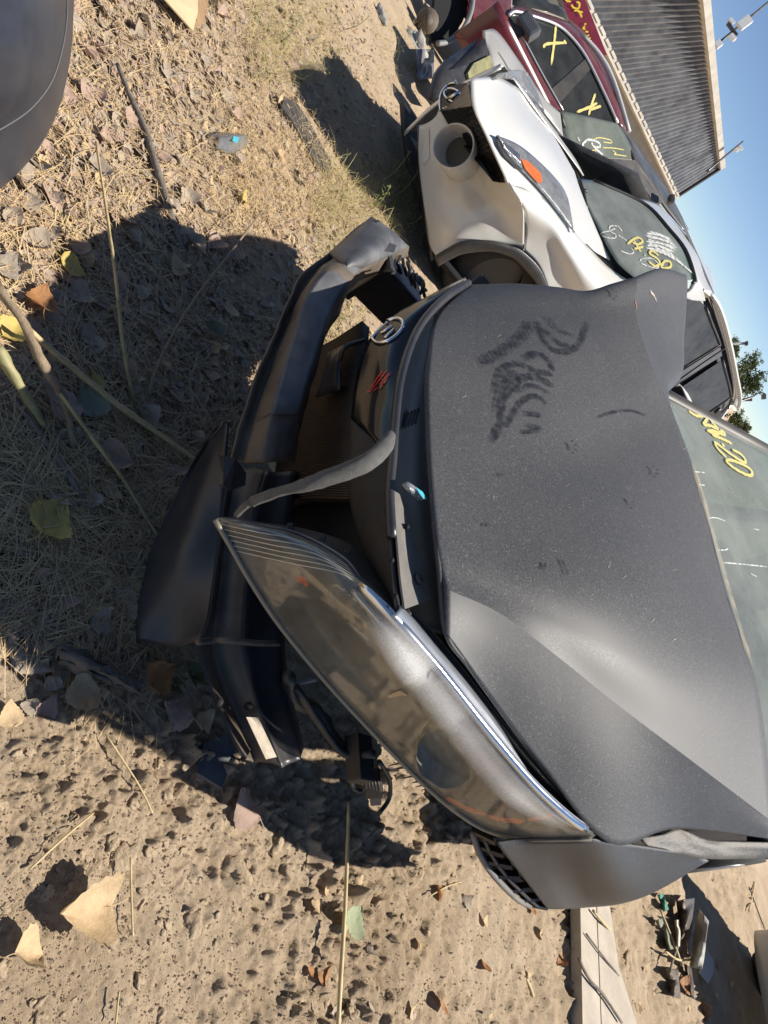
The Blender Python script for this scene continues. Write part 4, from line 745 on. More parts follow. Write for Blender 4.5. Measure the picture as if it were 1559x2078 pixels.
    # sight shield between grille and hood edge, in shade
    c_ = [pz(x, y, z) for x, y, z in [(960, 590, .83), (930, 640, .78), (900, 720, .74), (890, 800, .73), (890, 880, .72), (895, 950, .72), (905, 1020, .72), (920, 1110, .72), (935, 1200, .72), (960, 1300, .71)]]
    sheet('sight_shield', [b_, [(p+q_)/2-np.array([0, 0, .015]) for p, q_ in zip(b_, c_)], c_, [p+FWD*.35-np.array([0, 0, .02]) for p in c_]], PLASTB, t, 4, 5, .005)
    tube('weather_seal', [off(pz(*p), .006) for p in hi_[0:8]], .010, PLASTB, t, seg=7)
    for k in range(4): tube('shield_slot', [off(pz(822+k*7, 868-k*3, .755), .004), off(pz(830+k*7, 838-k*3, .755), .004)], .003, GREYPL, t, n=1, seg=5)
    # light grey bracket with a push clip, small wrapper beside it
    br = plate('bracket', [pz(x, y, .775) for x, y in [(799, 984), (806, 984), (822, 1040), (838, 1085), (860, 1150), (876, 1216), (822, 1236), (814, 1180), (806, 1090), (798, 1010)]], GREYPL, t, .004)
    cp = pz(853, 1173, .782); V, Fc = tubegeo([cp-np.array([0, 0, .006]), cp, cp+np.array([0, 0, .004])], [.011, .011, .007], 18, 1); mesh('push_clip', V, Fc, PLAST, br)
    for x, y in ((826, 1069), (795, 1137), (803, 1210)): V, Fc = tubegeo([pz(x, y, .776), pz(x, y, .782)], .005, 12, 1); mesh('clip_hole', V, Fc, DARK, br)
    strip = [pz(x, y, z) for x, y, z in [(795, 882, .81), (783, 905, .81), (745, 938, .79), (680, 964, .74), (620, 984, .69), (560, 1000, .63), (505, 1022, .57), (480, 1045, .53)]]
    tube('rubber_strip', strip, [.010, .016, .017, .016, .014, .012, .010, .008], RUBBER, t, seg=10, n=6, flat=.7, noise=.03)
    # ---- radiator and dark engine bay behind it
    rad = [[pz(x, y, z) for x, y, z in r] for r in [[(735, 640, .62), (722, 760, .60), (712, 870, .59), (714, 1010, .58)], [(655, 690, .47), (640, 780, .45), (625, 880, .43), (600, 1010, .40)], [(600, 700, .3), (580, 800, .28), (560, 900, .26), (540, 1040, .26)]]]
    rad = [[p+FWD*.06 for p in r] for r in rad]
    rm = pm('radiator_fins', (.05, .035, .022), (.022, .017, .013), 15, rough=.6, metal=.2)
    ra = sheet('radiator', rad, rm, t, 4, 4, .03); G0 = np.array(rad)
    fins = []
    for k in range(84):
        s = k/83*2.999; j = int(s); f = s-j; top = G0[0][j]*(1-f)+G0[0][j+1]*f; m_ = G0[1][j]*(1-f)+G0[1][j+1]*f; bt = G0[2][j]*(1-f)+G0[2][j+1]*f; fins.append(tubegeo([off(top, .003), off(m_, .003), off(bt, .003)], .0022, 4, 3))
    V, Fc = merge(fins); mesh('radiator_fins', V, Fc, pm('fin_brown', (.085, .058, .038), rough=.6, metal=.2), ra)['kind'] = 'stuff'
    for lat, b, z, hx, hy, hz in ((-.15, .6, .48, .38, .2, .14), (.25, .62, .60, .22, .18, .08), (-.35, .6, .58, .18, .2, .1)): box('engine_block', K.w(lat+.1, b+.02, z), [K.b, K.a, [0, 0, 1]], [hx, hy, hz], DARK, t, .03)
    sheet('firewall', [[K.w(-.6, 1.2, .3), K.w(0, 1.2, .3), K.w(.5, 1.2, .3)], [K.w(-.6, 1.25, .95), K.w(0, 1.25, .98), K.w(.5, 1.25, .93)]], DARK, t, 2, 2, .02)
    sheet('dark_backing', [[pz(x, y, z)+FWD*.12 for x, y, z in r] for r in [[(740, 960, .62), (760, 1120, .64), (800, 1230, .66)], [(640, 960, .42), (640, 1120, .44), (680, 1200, .48)], [(520, 980, .22), (500, 1120, .24), (520, 1260, .26)]]], DARK, t, 3, 3, .01)  # added dark sheet, stands in for the shade beside the radiator
    sheet('radiator_bracket', [[pz(720, 690, .58), pz(690, 720, .57), pz(690, 790, .55)], [pz(665, 715, .50), pz(655, 760, .48), pz(640, 805, .46)]], PLASTB, t, 4, 4, .004)
    tube('hood_latch_rod', [pz(690, 732, .60), pz(700, 705, .63), pz(740, 690, .66)], .006, PLAST, t)
    # ---- torn bumper absorber, left, and steel beam with bracket, right
    la = [(754, 439), (712, 472), (669, 512), (615, 558), (569, 655), (531, 747), (496, 843), (473, 928)]; lb = [(768, 450), (725, 485), (680, 525), (646, 547), (600, 620), (562, 712), (519, 848), (492, 935)]
    lc = [(800, 470), (752, 505), (706, 535), (666, 545), (620, 605), (592, 690), (552, 840), (535, 940)]; ld = [(829, 500), (790, 520), (735, 545), (700, 580), (669, 640), (635, 740), (606, 840), (588, 935)]
    za = [.62, .60, .58, .55, .50, .46, .42, .40]; zb = [.64, .62, .60, .58, .53, .48, .44, .42]; zc = [.68, .67, .65, .63, .58, .53, .49, .46]; zd = [.66, .66, .65, .64, .60, .555, .51, .47]
    QA, QB, QC, QD = [[pz(x, y, z) for (x, y), z in zip(l, zz)] for l, zz in ((la, za), (lb, zb), (lc, zc), (ld, zd))]
    QG = [(a*.45+b*.55)+FWD*.03 for a, b in zip(QA, QB)]
    ab = sheet('bumper_absorber', [QA, QG, QB, QC, QD, [p+FWD*.09 for p in QD]], BROWND, t, 3, 7, .006, sr=(1, 2, 3, 4), smooth=True, disp=lambda G: (vnoise(G[..., 0]+G[..., 2], G[..., 1], 14, 51)-.5)*.016+(vnoise(G[..., 0], G[..., 1]-G[..., 2], 40, 52)-.5)*.006)
    top = pm('scuffed_grey_plastic', (.045, .047, .052), (.085, .086, .09), 14, rough=.5, dust=.35, dustc=(.36, .36, .36), dscale=9)
    sheet('absorber_top', [[off(p, .004) for p in QC[:7]], [off((p+q_)/2, .010) for p, q_ in zip(QC[:7], QD[:7])], [off(p, .004) for p in QD[:7]]], top, ab, 4, 6, .003)
    sheet('absorber_end', [[off(QA[0], .006), off(QC[0], .01), off(QD[0], .008)], [off(QA[1], .012)+UP*.004, off(QC[1], .02), off(QD[1], .02)], [off(QA[2], .010), off(QC[2], .018), off(QD[2], .012)]], top, ab, 4, 4, .02)
    plate('absorber_cavity', [off(p, .024) for p in [pz(790, 492, .675), pz(805, 498, .67), pz(800, 512, .67), pz(772, 508, .67)]], PLAST, ab, .002)
    plate('torn_edge', [off(p, .006) for p in [pz(519, 850, .44), pz(548, 838, .48), pz(578, 868, .47), pz(566, 880, .46), pz(545, 848, .47), pz(524, 862, .44)]], PLASTB, ab, .003)
    # crash box and broken mount on the far side
    cb = box('crash_box', px(775, 575, 2.35), [K.a, K.b, [0, 0, 1]], [.13, .06, .075], PLASTB, t, .01); box('mount_plate', px(745, 545, 2.22), [K.b, K.a, [0, 0, 1]], [.07, .012, .09], PLAST, t, .004)
    for k in range(9): x, y = 815+k*5+random.uniform(-4, 4), 520+k*6; tube('broken_rib', [px(x, y, 2.3), px(x+random.uniform(-10, 10), y+14, 2.28), px(x+random.uniform(-5, 20), y+34, 2.32)], .006, PLASTB, t, seg=5)
    ga = [(466, 950), (455, 1000), (439, 1118), (419, 1257), (400, 1313), (415, 1369), (439, 1428), (471, 1500), (497, 1540)]; gg = [(480, 955), (466, 1015), (452, 1118), (435, 1244), (430, 1318), (450, 1390), (479, 1452), (500, 1500), (516, 1546)]
    gb = [(540, 955), (522, 1020), (508, 1118), (497, 1239), (495, 1309), (508, 1370), (520, 1418), (546, 1487), (574, 1558)]; gd = [(600, 955), (590, 1020), (580, 1118), (572, 1239), (570, 1309), (574, 1380), (585, 1432), (598, 1490), (609, 1541)]
    GA, GG, GB, GD = [[pz(x, y, z+.02*math.sin(i)) for i, (x, y) in enumerate(l)] for l, z in ((ga, .33), (gg, .31), (gb, .36), (gd, .37))]
    # right half of the beam: two flanges with a dark groove between them
    GS = [g_*.6+b__*.4+np.array([0, 0, .014]) for g_, b__ in zip(GG, GB)]
    bm_ = sheet('bumper_beam', [[p+FWD*.05 for p in GA], GA, [a*.35+g_*.65+np.array([0, 0, .004]) for a, g_ in zip(GA, GG)], GG, GS, GB], BROWND, t, 3, 6, .004, sr=(1, 2, 3, 4))
    sheet('beam_flange', [[off(p, .001) for p in GB], [(a+b)/2-np.array([0, 0, .01]) for a, b in zip(GB, GD)], GD, [p+FWD*.07 for p in GD]], PLASTB, bm_, 3, 6, .004, sr=(2,))
    tube('flange_weld', [off(p, .004) for p in (pz(402, 1303, .34), pz(432, 1300, .325), pz(462, 1300, .355), pz(520, 1305, .37), pz(566, 1306, .38))], .007, BROWND, bm_, seg=6)
    for x, y in ((444, 1425), (504, 1433)): V, Fc = tubegeo([pz(x, y, .345), off(pz(x, y, .345), .012)], .009, 12, 1); mesh('bolt_hole', V, Fc, DARK, bm_)
    st = [off(pz(x, y, .372), .012) for x, y in [(500, 1455), (524, 1456), (562, 1536), (540, 1541)]]
    plate('paper_label', st, pm('dusty_label', (.50, .43, .34), (.36, .30, .22), 60, rough=.8), bm_, .001)
    plate('beam_bracket', [off(pz(x, y, z), .02) for x, y, z in [(455, 925, .44), (478, 930, .45), (500, 960, .43), (498, 985, .42), (468, 995, .41), (452, 985, .41), (462, 960, .42)]], PLASTB, bm_, .02)
    # air dam flap: tall thin black plastic sheet curling on the ground side
    f0 = [(457, 855, .34), (452, 930, .30), (450, 1010, .27), (446, 1100, .25), (432, 1200, .24), (418, 1292, .22)]; f1 = [(425, 890, .25), (405, 960, .20), (385, 1040, .17), (370, 1120, .16), (365, 1210, .14), (362, 1312, .12)]; f2 = [(452, 858, .30), (385, 965, .10), (322, 1100, .06), (300, 1180, .05), (289, 1250, .05), (288, 1300, .05)]
    sheet('air_dam_flap', [[pz(*p)+FWD*.03 for p in f0], [pz(*p) for p in f1], [pz(*p) for p in f2], [pz(*p)+np.array([0, 0, -.02]) for p in f2]], PLASTB, t, 7, 7, .005)
    # ---- loom and plugs hanging under the lamp
    tube('wiring_loom', [pz(585, 1372, .40), pz(595, 1420, .33), pz(640, 1440, .30), pz(680, 1500, .28), pz(715, 1540, .28)], [.014, .018, .016, .012], PLAST, t, seg=8, noise=.12); tube('wiring_loom', [pz(600, 1395, .38), pz(650, 1470, .30), pz(700, 1530, .29), pz(760, 1530, .36)], .010, PLAST, t, seg=7, noise=.08)
    tube('wiring_loom', [pz(770, 1545, .33), pz(790, 1580, .28), pz(790, 1620, .24), pz(770, 1650, .22)], .006, PLAST, t, seg=7); tube('wiring_loom', [pz(712, 1555, .30), pz(715, 1595, .25), pz(735, 1605, .25), pz(745, 1580, .28)], .006, PLAST, t, seg=7)
    box('bulb_holder', pz(730, 1540, .31), [K.b, K.a, [0, 0, 1]], [.055, .03, .022], PLAST, t, .006); c = pz(757, 1590, .27); d_ = pz(768, 1650, .20)-pz(752, 1560, .29); d_ /= np.linalg.norm(d_); pl = box('plug', c, [d_, np.cross(d_, UP), np.cross(d_, np.cross(d_, UP))], [.036, .020, .022], PLAST, t, .004)
    for k in range(5): tube('plug_rib', [c+d_*(-.03)+RT*0+UP*(-.016+.008*k)-FWD*.024, c+d_*.02+UP*(-.016+.008*k)-FWD*.024], .0022, PLAST, pl, n=1, seg=5)
    box('plug_tip', c+d_*.055, [d_, np.cross(d_, UP), np.cross(d_, np.cross(d_, UP))], [.022, .013, .014], pm('grey_plug', (.10, .10, .12), rough=.25), pl, .003)
    tube('cable', [pz(575, 1365, .34), pz(600, 1385, .33), pz(640, 1378, .35)], .006, pm('pale_cable', (.35, .33, .29), rough=.6), t)
    # broken splash guard: its teeth cast the saw-toothed shadow on the soil
    V = []; Fc = []; n_ = 21; E = cr(np.array([pz(890, 1560, .56)+FWD*.12, pz(940, 1610, .58)+FWD*.12, pz(995, 1660, .60)+FWD*.12]), 12)[np.linspace(0, 24, n_).astype(int)]
    for i in range(n_): tl_ = random.uniform(.05, .09) if i % 2 else random.uniform(.10, .15); V += [E[i], E[i]-np.array([0, 0, tl_])]
    for i in range(n_-1): Fc.append((2*i, 2*i+2, 2*i+3, 2*i+1))
    o = len(V); V += [np.array(v)+K.a*.004 for v in V]; Fc += [tuple(q+o for q in f[::-1]) for f in Fc[:]]; mesh('splash_guard', V, Fc, PLAST, t, smooth=False)
    # ---- windshield, pillar, roof, cabin
    BLp, TLp, BRp = px(1350, 798, 2.72), px(1640, 955, 3.30), px(1500, 1600, 2.12); TRp = TLp+(BRp-BLp)*.9
    row = lambda a, b, bul_: [a*(1-s)+b*s+(CAM-(a+b)/2)/np.linalg.norm(CAM-(a+b)/2)*bul_*math.sin(math.pi*s) for s in np.linspace(0, 1, 5)]
    BL0 = BLp-(TLp-BLp)*.35; BR0 = BRp-(TRp-BRp)*.35
    ws = sheet('windshield', [row(BL0, BR0-(BR0-BL0)*.1, .05), row(BLp, BRp, .06), row((BLp+TLp)/2, (BRp+TRp)/2, .07), row(TLp, TRp, .06)], GLASS, t, 6, 6, .005); tw = bvh(ws)
    Qw = lambda L_: [[(1360+a/4.618, 800+b/4.618) for a, b in l] for l in L_]
    wl = Qw([[(165, 160), (240, 205), (330, 205)], [(300, 290), (330, 250), (345, 215), (390, 270), (440, 330), (370, 300), (300, 290)], [(335, 350), (400, 350), (500, 385), (480, 350), (420, 380), (340, 345)], [(380, 385), (470, 420), (575, 470)], [(475, 475), (500, 488)], [(570, 525), (640, 560), (690, 610), (690, 645), (620, 610), (520, 540), (415, 460), (440, 520), (520, 600)], [(520, 620), (580, 630), (680, 670), (750, 720), (750, 765), (690, 755), (590, 700), (520, 640), (530, 615)]])
    strokes('yellow_marking', wl, .019, tw, YEL, ws, .004)
    for l in Qw([[(200, 728), (260, 732), (325, 738)], [(340, 1165), (420, 1160), (520, 1195)], [(435, 1462), (500, 1462), (540, 1450)], [(470, 1578), (640, 1592), (910, 1620)], [(745, 1680), (780, 1700), (815, 1715)], [(770, 1262), (830, 1275)], [(260, 850), (320, 856)]]): strokes('glass_scratch', [l], .006, tw, CHK, ws, .003)
    PD = pm('pillar_black', (.02, .02, .02), rough=.5, dust=.3)
    tube('windshield_pillar', [BL0+FWD*.02, BLp+FWD*.01, TLp+FWD*.02], .032, PD, t, seg=10, n=2, flat=.6); tube('windshield_pillar', [BRp+(TRp-BRp)*.1, (BRp+TRp)/2, TRp], .032, PAINT, t, seg=10, n=2)
    rb = K.a*1.55; z2 = np.array([0, 0, .03])
    sheet('roof', [[TLp, (TLp+TRp)/2+z2*1.5, TRp], [TLp+rb*.5+z2, (TLp+TRp)/2+rb*.5+z2*2.2, TRp+rb*.5+z2], [TLp+rb, (TLp+TRp)/2+rb+z2, TRp+rb]], PAINT, t, 5, 5, .02)
    LT = K.b; cen = (BLp+BRp)/2; kb = lambda lat, back, z: np.array([cen[0], cen[1], 0])+K.b*lat+K.a*back+np.array([0, 0, z])
    for sg in (-1, 1):
        sheet('door', [[kb(sg*.76, b, z) for b in (.35, .9, 1.9, 2.9)] for z in (.22, .55, .92)], PAINT, t, 3, 4, .02, face=K.b*sg)
        tube('rear_pillar', [kb(sg*.80, 2.5, .92), (TLp if sg < 0 else TRp)+rb], .05, PAINT, t, n=1); tube('door_pillar', [kb(sg*.80, 1.1, .92), (TLp if sg < 0 else TRp)+rb*.45], .035, PD, t, n=1)
        if sg < 0: sheet('front_fender', [[kb(sg*.80, b, .85) for b in (-.9, -.3, .35)], [kb(sg*.82, b, .62) for b in (-.85, -.3, .35)]], PAINT, t, 3, 3, .01, face=K.b*sg)
        for bk in ((-.42, 2.2) if sg < 0 else (2.2,)):
            w_ = kb(sg*.72, bk, .31); wl_ = tube('wheel', [w_-K.b*.1, w_+K.b*.1], .31, TYRE, t, seg=28, n=1); tube('rim', [w_+K.b*sg*.1, w_+K.b*sg*.106], .2, pm('alloy', (.3, .3, .3), rough=.4, metal=.6), wl_, seg=20, n=1)
    sheet('trunk', [[kb(l, 2.5, .95) for l in (-.78, 0, .78)], [kb(l, 3.0, .93) for l in (-.78, 0, .78)], [kb(l, 3.1, .3) for l in (-.78, 0, .78)]], PAINT, t, 3, 3, .02, face=K.a+np.array([0, 0, 1]))
    sheet('cabin_floor', [[kb(-.8, -.1, .25), kb(.8, -.1, .25)], [kb(-.8, 3, .25), kb(.8, 3, .25)]], DARK, t, 2, 2, .02, face=[0, 0, 1])
    sheet('dashboard', [[kb(-.7, -.05, .93), kb(0, -.1, .97), kb(.7, -.05, .93)], [kb(-.7, .45, .9), kb(0, .4, .95), kb(.7, .45, .9)], [kb(-.7, .5, .4), kb(0, .5, .4), kb(.7, .5, .4)]], pm('dash_grey', (.05, .052, .05), (.08, .08, .075), 8, rough=.8), t, 4, 3, .02, face=[0, 0, 1])
    for l in (-.37, .37):
        s_ = box('seat', kb(l, 1.25, .72), [K.b, np.array([0, 0, 1])+K.a*.25, K.a], [.25, .36, .09], pm('seat_grey', (.045, .045, .045), rough=.9), t, .05); box('headrest', kb(l, 1.38, 1.17), [K.b, [0, 0, 1], K.a], [.13, .09, .05], pm('seat_grey', (.045,)*3), s_, .03)
        box('seat', kb(l, 1.0, .42), [K.b, K.a, [0, 0, 1]], [.26, .28, .09], pm('seat_grey', (.045,)*3), t, .05)
wreck()
wr = thing('foil_wrapper', pz(840, 998, .80), 'crumpled white and teal foil wrapper caught in the gap below the hood edge', 'wrapper')
fo = [[(814, 984, .79), (820, 980, .80), (828, 976, .795)], [(826, 996, .80), (833, 991, .815), (842, 986, .80)], [(838, 1006, .795), (846, 1001, .805), (855, 997, .80)], [(850, 1017, .79), (859, 1014, .80), (866, 1010, .79)]]
sheet('foil', [[pz(*p) for p in r] for r in fo], pm('foil_white', (.66, .68, .70), (.18, .20, .22), 110, rough=.3, metal=.3), wr, 4, 4, .001)
plate('teal_print', [off_ for off_ in (pz(844, 988, .815), pz(858, 998, .812), pz(867, 1014, .806), pz(860, 1012, .81), pz(851, 1000, .814))], pm('teal_print', (.08, .42, .50), rough=.35), wr, .001)

# ================================================================ things lying on the ground
GZ = lambda p, dz=0: np.array([p[0], p[1], gz(p[0], p[1])+dz])
# ---- fallen leaves: shared leaf shapes, one object each
def leafmesh(seed, mat, curl, fold, pet=True):
    r_ = np.random.default_rng(seed); R_, C2 = 15, 7; V = []; Fc = []; wav = r_.uniform(-1, 1, 4)
    for i in range(R_):
        s = i/(R_-1); w = .50*(math.sin(math.pi*min(1, s**.62))**.8)*(1.05-.15*s) if 0 < s < 1 else .015
        for j in range(C2):
            q = (j/(C2-1)-.5)*2; e = 1+(.055*(1 if i % 2 else -1) if j in (0, C2-1) else 0)
            x = q*w*e; z = curl*(q*q*w)+fold*(s-.4)**2+.05*wav[0]*math.sin(5*s+wav[1]*3)*q+.035*math.sin(7*q+9*s+wav[2]*5)-(.012 if j == 3 else 0)
            V.append((x, s-.42-.10*q*q*(1-s)*.8, z))
    for i in range(R_-1):
        for j in range(C2-1): Fc.append((i*C2+j, i*C2+j+1, (i+1)*C2+j+1, (i+1)*C2+j))
    if pet:
        P = [np.array([0, -.42, fold*.17]), np.array([.05*wav[3], -.62, .03]), np.array([.16*wav[3], -.85, .01])]; v, f = tubegeo(P, [.014, .012], 5, 3); o = len(V); V += v; Fc += [tuple(q+o for q in g) for g in f]
    me = bpy.data.meshes.new('fallen_leaf'); me.from_pydata([tuple(map(float, v)) for v in V], [], Fc); me.validate(); me.polygons.foreach_set('use_smooth', [True]*len(me.polygons)); me.materials.append(mat); return me
LC = {'tan': pm('leaf_tan', (.62, .46, .27), (.52, .38, .22), 45, rough=.75, trans=.2, bump=.4, bscale=150), 'yellow': pm('leaf_yellow', (.66, .50, .12), (.56, .44, .16), 50, rough=.7, trans=.25, bump=.3, bscale=150),
      'pink': pm('leaf_pinkish', (.46, .32, .25), (.38, .27, .21), 45, rough=.8, trans=.15, bump=.4, bscale=150), 'grey': pm('leaf_grey', (.44, .36, .275), (.31, .25, .19), 45, rough=.85, trans=.1, bump=.4, bscale=150),
      'orange': pm('leaf_orange', (.42, .20, .07), (.34, .16, .07), 45, rough=.7, trans=.2, bump=.4, bscale=150), 'green': pm('leaf_pale_green', (.38, .42, .26), (.32, .36, .22), 45, rough=.7, trans=.25, bump=.3, bscale=150), 'sage': pm('leaf_sage', (.22, .23, .16), (.18, .19, .13), 45, rough=.8, bump=.3, bscale=150)}
LM = {c: [leafmesh(k*13+ord(c[0]) % 7+i, LC[c], [.25, -.2, .5, .1, .8, -.45][i], [.3, .5, -.2, .8, .2, .4][i]) for i in range(6)] for k, c in enumerate(LC)}
def leaf(x, y, size, rot, colr, label, group=None, tilt=.25, lift=.006, var=None, z=None):
    p = gp(x, y) if z is None else pz(x, y, z); o = bpy.data.objects.new('fallen_leaf', LM[colr][random.randrange(6) if var is None else var]); COL.objects.link(o)
    o.location = (p[0], p[1], p[2]+lift+size*.06+abs(math.sin(tilt))*size*.15); o.scale = (size,)*3; o.rotation_euler = (random.uniform(-tilt, tilt), random.uniform(-tilt, tilt), rot); tag(o, label, 'leaf', group); return o
for a in [(150, 1850, .118, 2.6, 'tan', 'big tan and yellow leaf casting a shadow on the bare soil', .30, 4), (88, 1062, .105, .6, 'yellow', 'olive yellow leaf with dark spots in the shaded straw', .1, 0),
          (150, 1410, .085, 1.2, 'tan', 'pale tan leaf half in sun at the edge of the car shadow', .1, 3), (308, 1378, .082, .2, 'orange', 'orange brown leaf beside the grey wood chunk', .15, 0),
          (488, 1638, .10, 1.9, 'pink', 'crinkled pinkish leaf at the shadow edge below the bumper beam', .15, 5), (345, 1450, .08, 2.2, 'pink', 'pinkish brown leaf beside the steel beam end', .2, 1), (403, 1468, .06, .4, 'tan', 'small brown leaf touching the pinkish leaf by the beam', .2, 1),
          (700, 1872, .085, .2, 'green', 'pale green leaf lying under the long dry reed', .2, 0), (132, 552, .072, -.6, 'yellow', 'small yellow leaf at the shadow edge by the stalks', .2, 0), (167, 822, .095, 1.5, 'sage', 'grey green leaf beneath the crossing stems', .15, 0),
          (108, 832, .10, 2.0, 'pink', 'broad pinkish leaf left of the crossing stems', .15, 0), (216, 945, .09, -.4, 'pink', 'torn pinkish leaf beside the green stem', .3, 4), (210, 1000, .06, .8, 'tan', 'small heart shaped tan leaf beside the dark slab', .15, 0),
          (456, 634, .065, 1.1, 'tan', 'pale cream leaf lying alone in the car shadow', .1, 0), (420, 682, .075, 2.4, 'sage', 'narrow curled grey leaf in the car shadow', .3, 4), (346, 548, .07, 1.7, 'tan', 'tan leaf with a bright sun patch by the thick stick', .25, 0),
          (70, 625, .085, 1.0, 'orange', 'rust brown leaf under the thick bent branch', .4, 3), (645, 1982, .045, .5, 'orange', 'small orange leaf on the bare soil', .2, 1), (30, 1942, .075, -.5, 'tan', 'curled brown leaf below the big tan leaf', .6, 4),
          (484, 412, .06, .3, 'yellow', 'yellow green curled leaf near the dry grass', .5, 4), (478, 330, .05, 2.1, 'grey', 'brittle grey leaf beside the clear plastic scrap', .3, 2), (190, 1268, .06, .9, 'grey', 'grey leaf in the shade beside the wood chunk', .2, 3),
          (15, 680, .07, .4, 'yellow', 'yellow leaf by the broken thick stalk', .3, 2), (185, 782, .05, 1.9, 'yellow', 'olive leaf resting on the long diagonal branch', .2, 1)]: leaf(*a[:6], tilt=a[6], var=a[7], lift=.03 if a[0] == 150 and a[1] == 1850 else .022)
KINDS = {'grey': 'brittle grey brown fallen leaf among the straw', 'pink': 'dull pinkish brown fallen leaf among the straw', 'tan': 'dry tan fallen leaf among the straw'}
n_ = 0
while n_ < 270:
    x, y = random.uniform(0, 640), random.uniform(0, 1480)
    if x > 470 and y > 850 or x > 470-(y-1150)*.9 and y > 1180: continue
    k = random.choices(['grey', 'pink', 'tan'], [6, 3, 2])[0]; n_ += 1
    leaf(x, y, random.uniform(.03, .078), random.uniform(0, 6.3), k, KINDS[k], KINDS[k].replace('leaf', 'leaves'), tilt=.5)
SOILK = 'small dry leaf scrap on the bare soil'
for _ in range(46):
    x, y = random.uniform(620, 1500), random.uniform(1760, 2070)
    leaf(x, y, random.uniform(.02, .05), random.uniform(0, 6.3), random.choice(['grey', 'tan', 'tan', 'orange']), SOILK, 'leaf scraps on the soil', tilt=.5)
V = []; Fc = []; VL = {'tan': ([], []), 'grey': ([], []), 'pink': ([], [])}
def inlit(x, y): return not (x > 470 and y > 850) and not (x > 470-(y-1150)*.9 and y > 1180) and y < 1330+x*.4
n_ = 0
while n_ < 8500:                                          # torn leaf crumbs between the whole leaves, too many to count
    x, y = random.uniform(-100, 760), random.uniform(-100, 1480)
    if not inlit(x, y): continue
    n_ += 1; V, Fc = VL[random.choice(['grey', 'grey', 'tan', 'pink'])]; p = gp(x, y, .006); a = random.uniform(0, 6.3); sz = random.uniform(.006, .022); u = np.array([math.cos(a), math.sin(a), random.uniform(-.5, .7)])*sz; w = np.array([-math.sin(a), math.cos(a), random.uniform(-.6, .6)])*sz*random.uniform(.4, 1); o = len(V)
    V += [p-u-w*.6, p-u*.2-w, p+u*1.1-w*.2, p+u*.4+w+np.array([0, 0, sz*.4]), p-u*.7+w*.7]; Fc += [(o, o+1, o+2), (o, o+2, o+3), (o, o+3, o+4)]
for c, lb in (('tan', 'tan'), ('grey', 'grey brown'), ('pink', 'pinkish')): tag(mesh('leaf_crumbs', VL[c][0], VL[c][1], LC[c], smooth=False), lb+' crumbs of torn leaves scattered through the straw', 'leaf litter', kind='stuff')
# ---- soil clods and stones
CLODM = pm('clod_soil', (.43, .33, .22), (.50, .39, .27), 25, rough=.95, bump=.9, bscale=110, spec=.1)
def clodmesh(seed, sub=3):
    bm = bmesh.new(); bmesh.ops.create_icosphere(bm, subdivisions=sub, radius=1); r_ = np.random.default_rng(seed); of = r_.uniform(-50, 50, 3); s_ = r_.uniform(.7, 1.2, 3)
    for v in bm.verts:
        c = np.array(v.co); k = 1+.9*(vnoise(np.array([c[0]+of[0]]), np.array([c[1]+c[2]*1.3+of[1]]), 1.6, 31)[0]-.5)+.7*(vnoise(np.array([c[0]-c[2]+of[2]]), np.array([c[1]+of[0]]), 4.5, 32)[0]-.5)
        v.co = Vector(c*k*s_*np.array([1, 1, .62]))
    me = bpy.data.meshes.new('soil_clod'); bm.to_mesh(me); bm.free(); me.polygons.foreach_set('use_smooth', [True]*len(me.polygons)); me.materials.append(CLODM); return me
CM = [clodmesh(k, 3) for k in range(10)]
def clod(x, y, size, label, group=None, name='soil_clod', me=None):
    p = gp(x, y); o = bpy.data.objects.new(name, me or random.choice(CM)); COL.objects.link(o); o.location = (p[0], p[1], p[2]-size*.05); o.scale = (size, size*random.uniform(.7, 1.1), size*random.uniform(.7, 1)); o.rotation_euler = (random.uniform(-.4, .4), random.uniform(-.4, .4), random.uniform(0, 6)); return tag(o, label, 'clod', group)
clod(478, 1765, .052, 'largest crumbly soil clod with a deep shadow on the bare ground'); clod(395, 1880, .030, 'rounded soil clod beside the largest clod'); clod(250, 1740, .026, 'flat soil clod between the big tan leaf and the largest clod'); clod(560, 1710, .034, 'rough soil clod at the shadow edge near the hanging plug')
for _ in range(190):
    x, y = random.uniform(0, 1150), random.uniform(1480, 2078)
    if y < 1480+x*.14 and x > 300: continue
    clod(x, y, random.choice([.005, .006, .008, .009, .011, .015]), 'small crumbly clod on the bare soil', 'small clods on the bare soil')
V = []; Fc = []; _t = [(1, 0, 0), (-.6, .8, 0), (-.6, -.8, 0), (0, 0, .8)]
for _ in range(22000):                                     # grit too fine to count
    x, y = random.uniform(0, 1559), random.uniform(1380, 2078)
    if x > 1440 and y < 1600: continue
    p = gp(x, y); s = random.choice([.0012, .0016, .002, .0026, .004])*random.uniform(.8, 1.3); a = random.uniform(0, 6.3); o = len(V); c_, s_ = math.cos(a)*s, math.sin(a)*s
    V += [(p[0]+u*c_-w*s_, p[1]+u*s_+w*c_, p[2]-s*.2+h*s*1.2) for u, w, h in _t]; Fc += [(o, o+1, o+3), (o+1, o+2, o+3), (o+2, o, o+3)]
gr = mesh('grit', V, Fc, pm('grit_mixed', (.40, .31, .21), (.25, .20, .15), 30, rough=.95), smooth=False); tag(gr, 'fine soil grit and crumbs scattered over the bare ground', 'grit', kind='stuff')
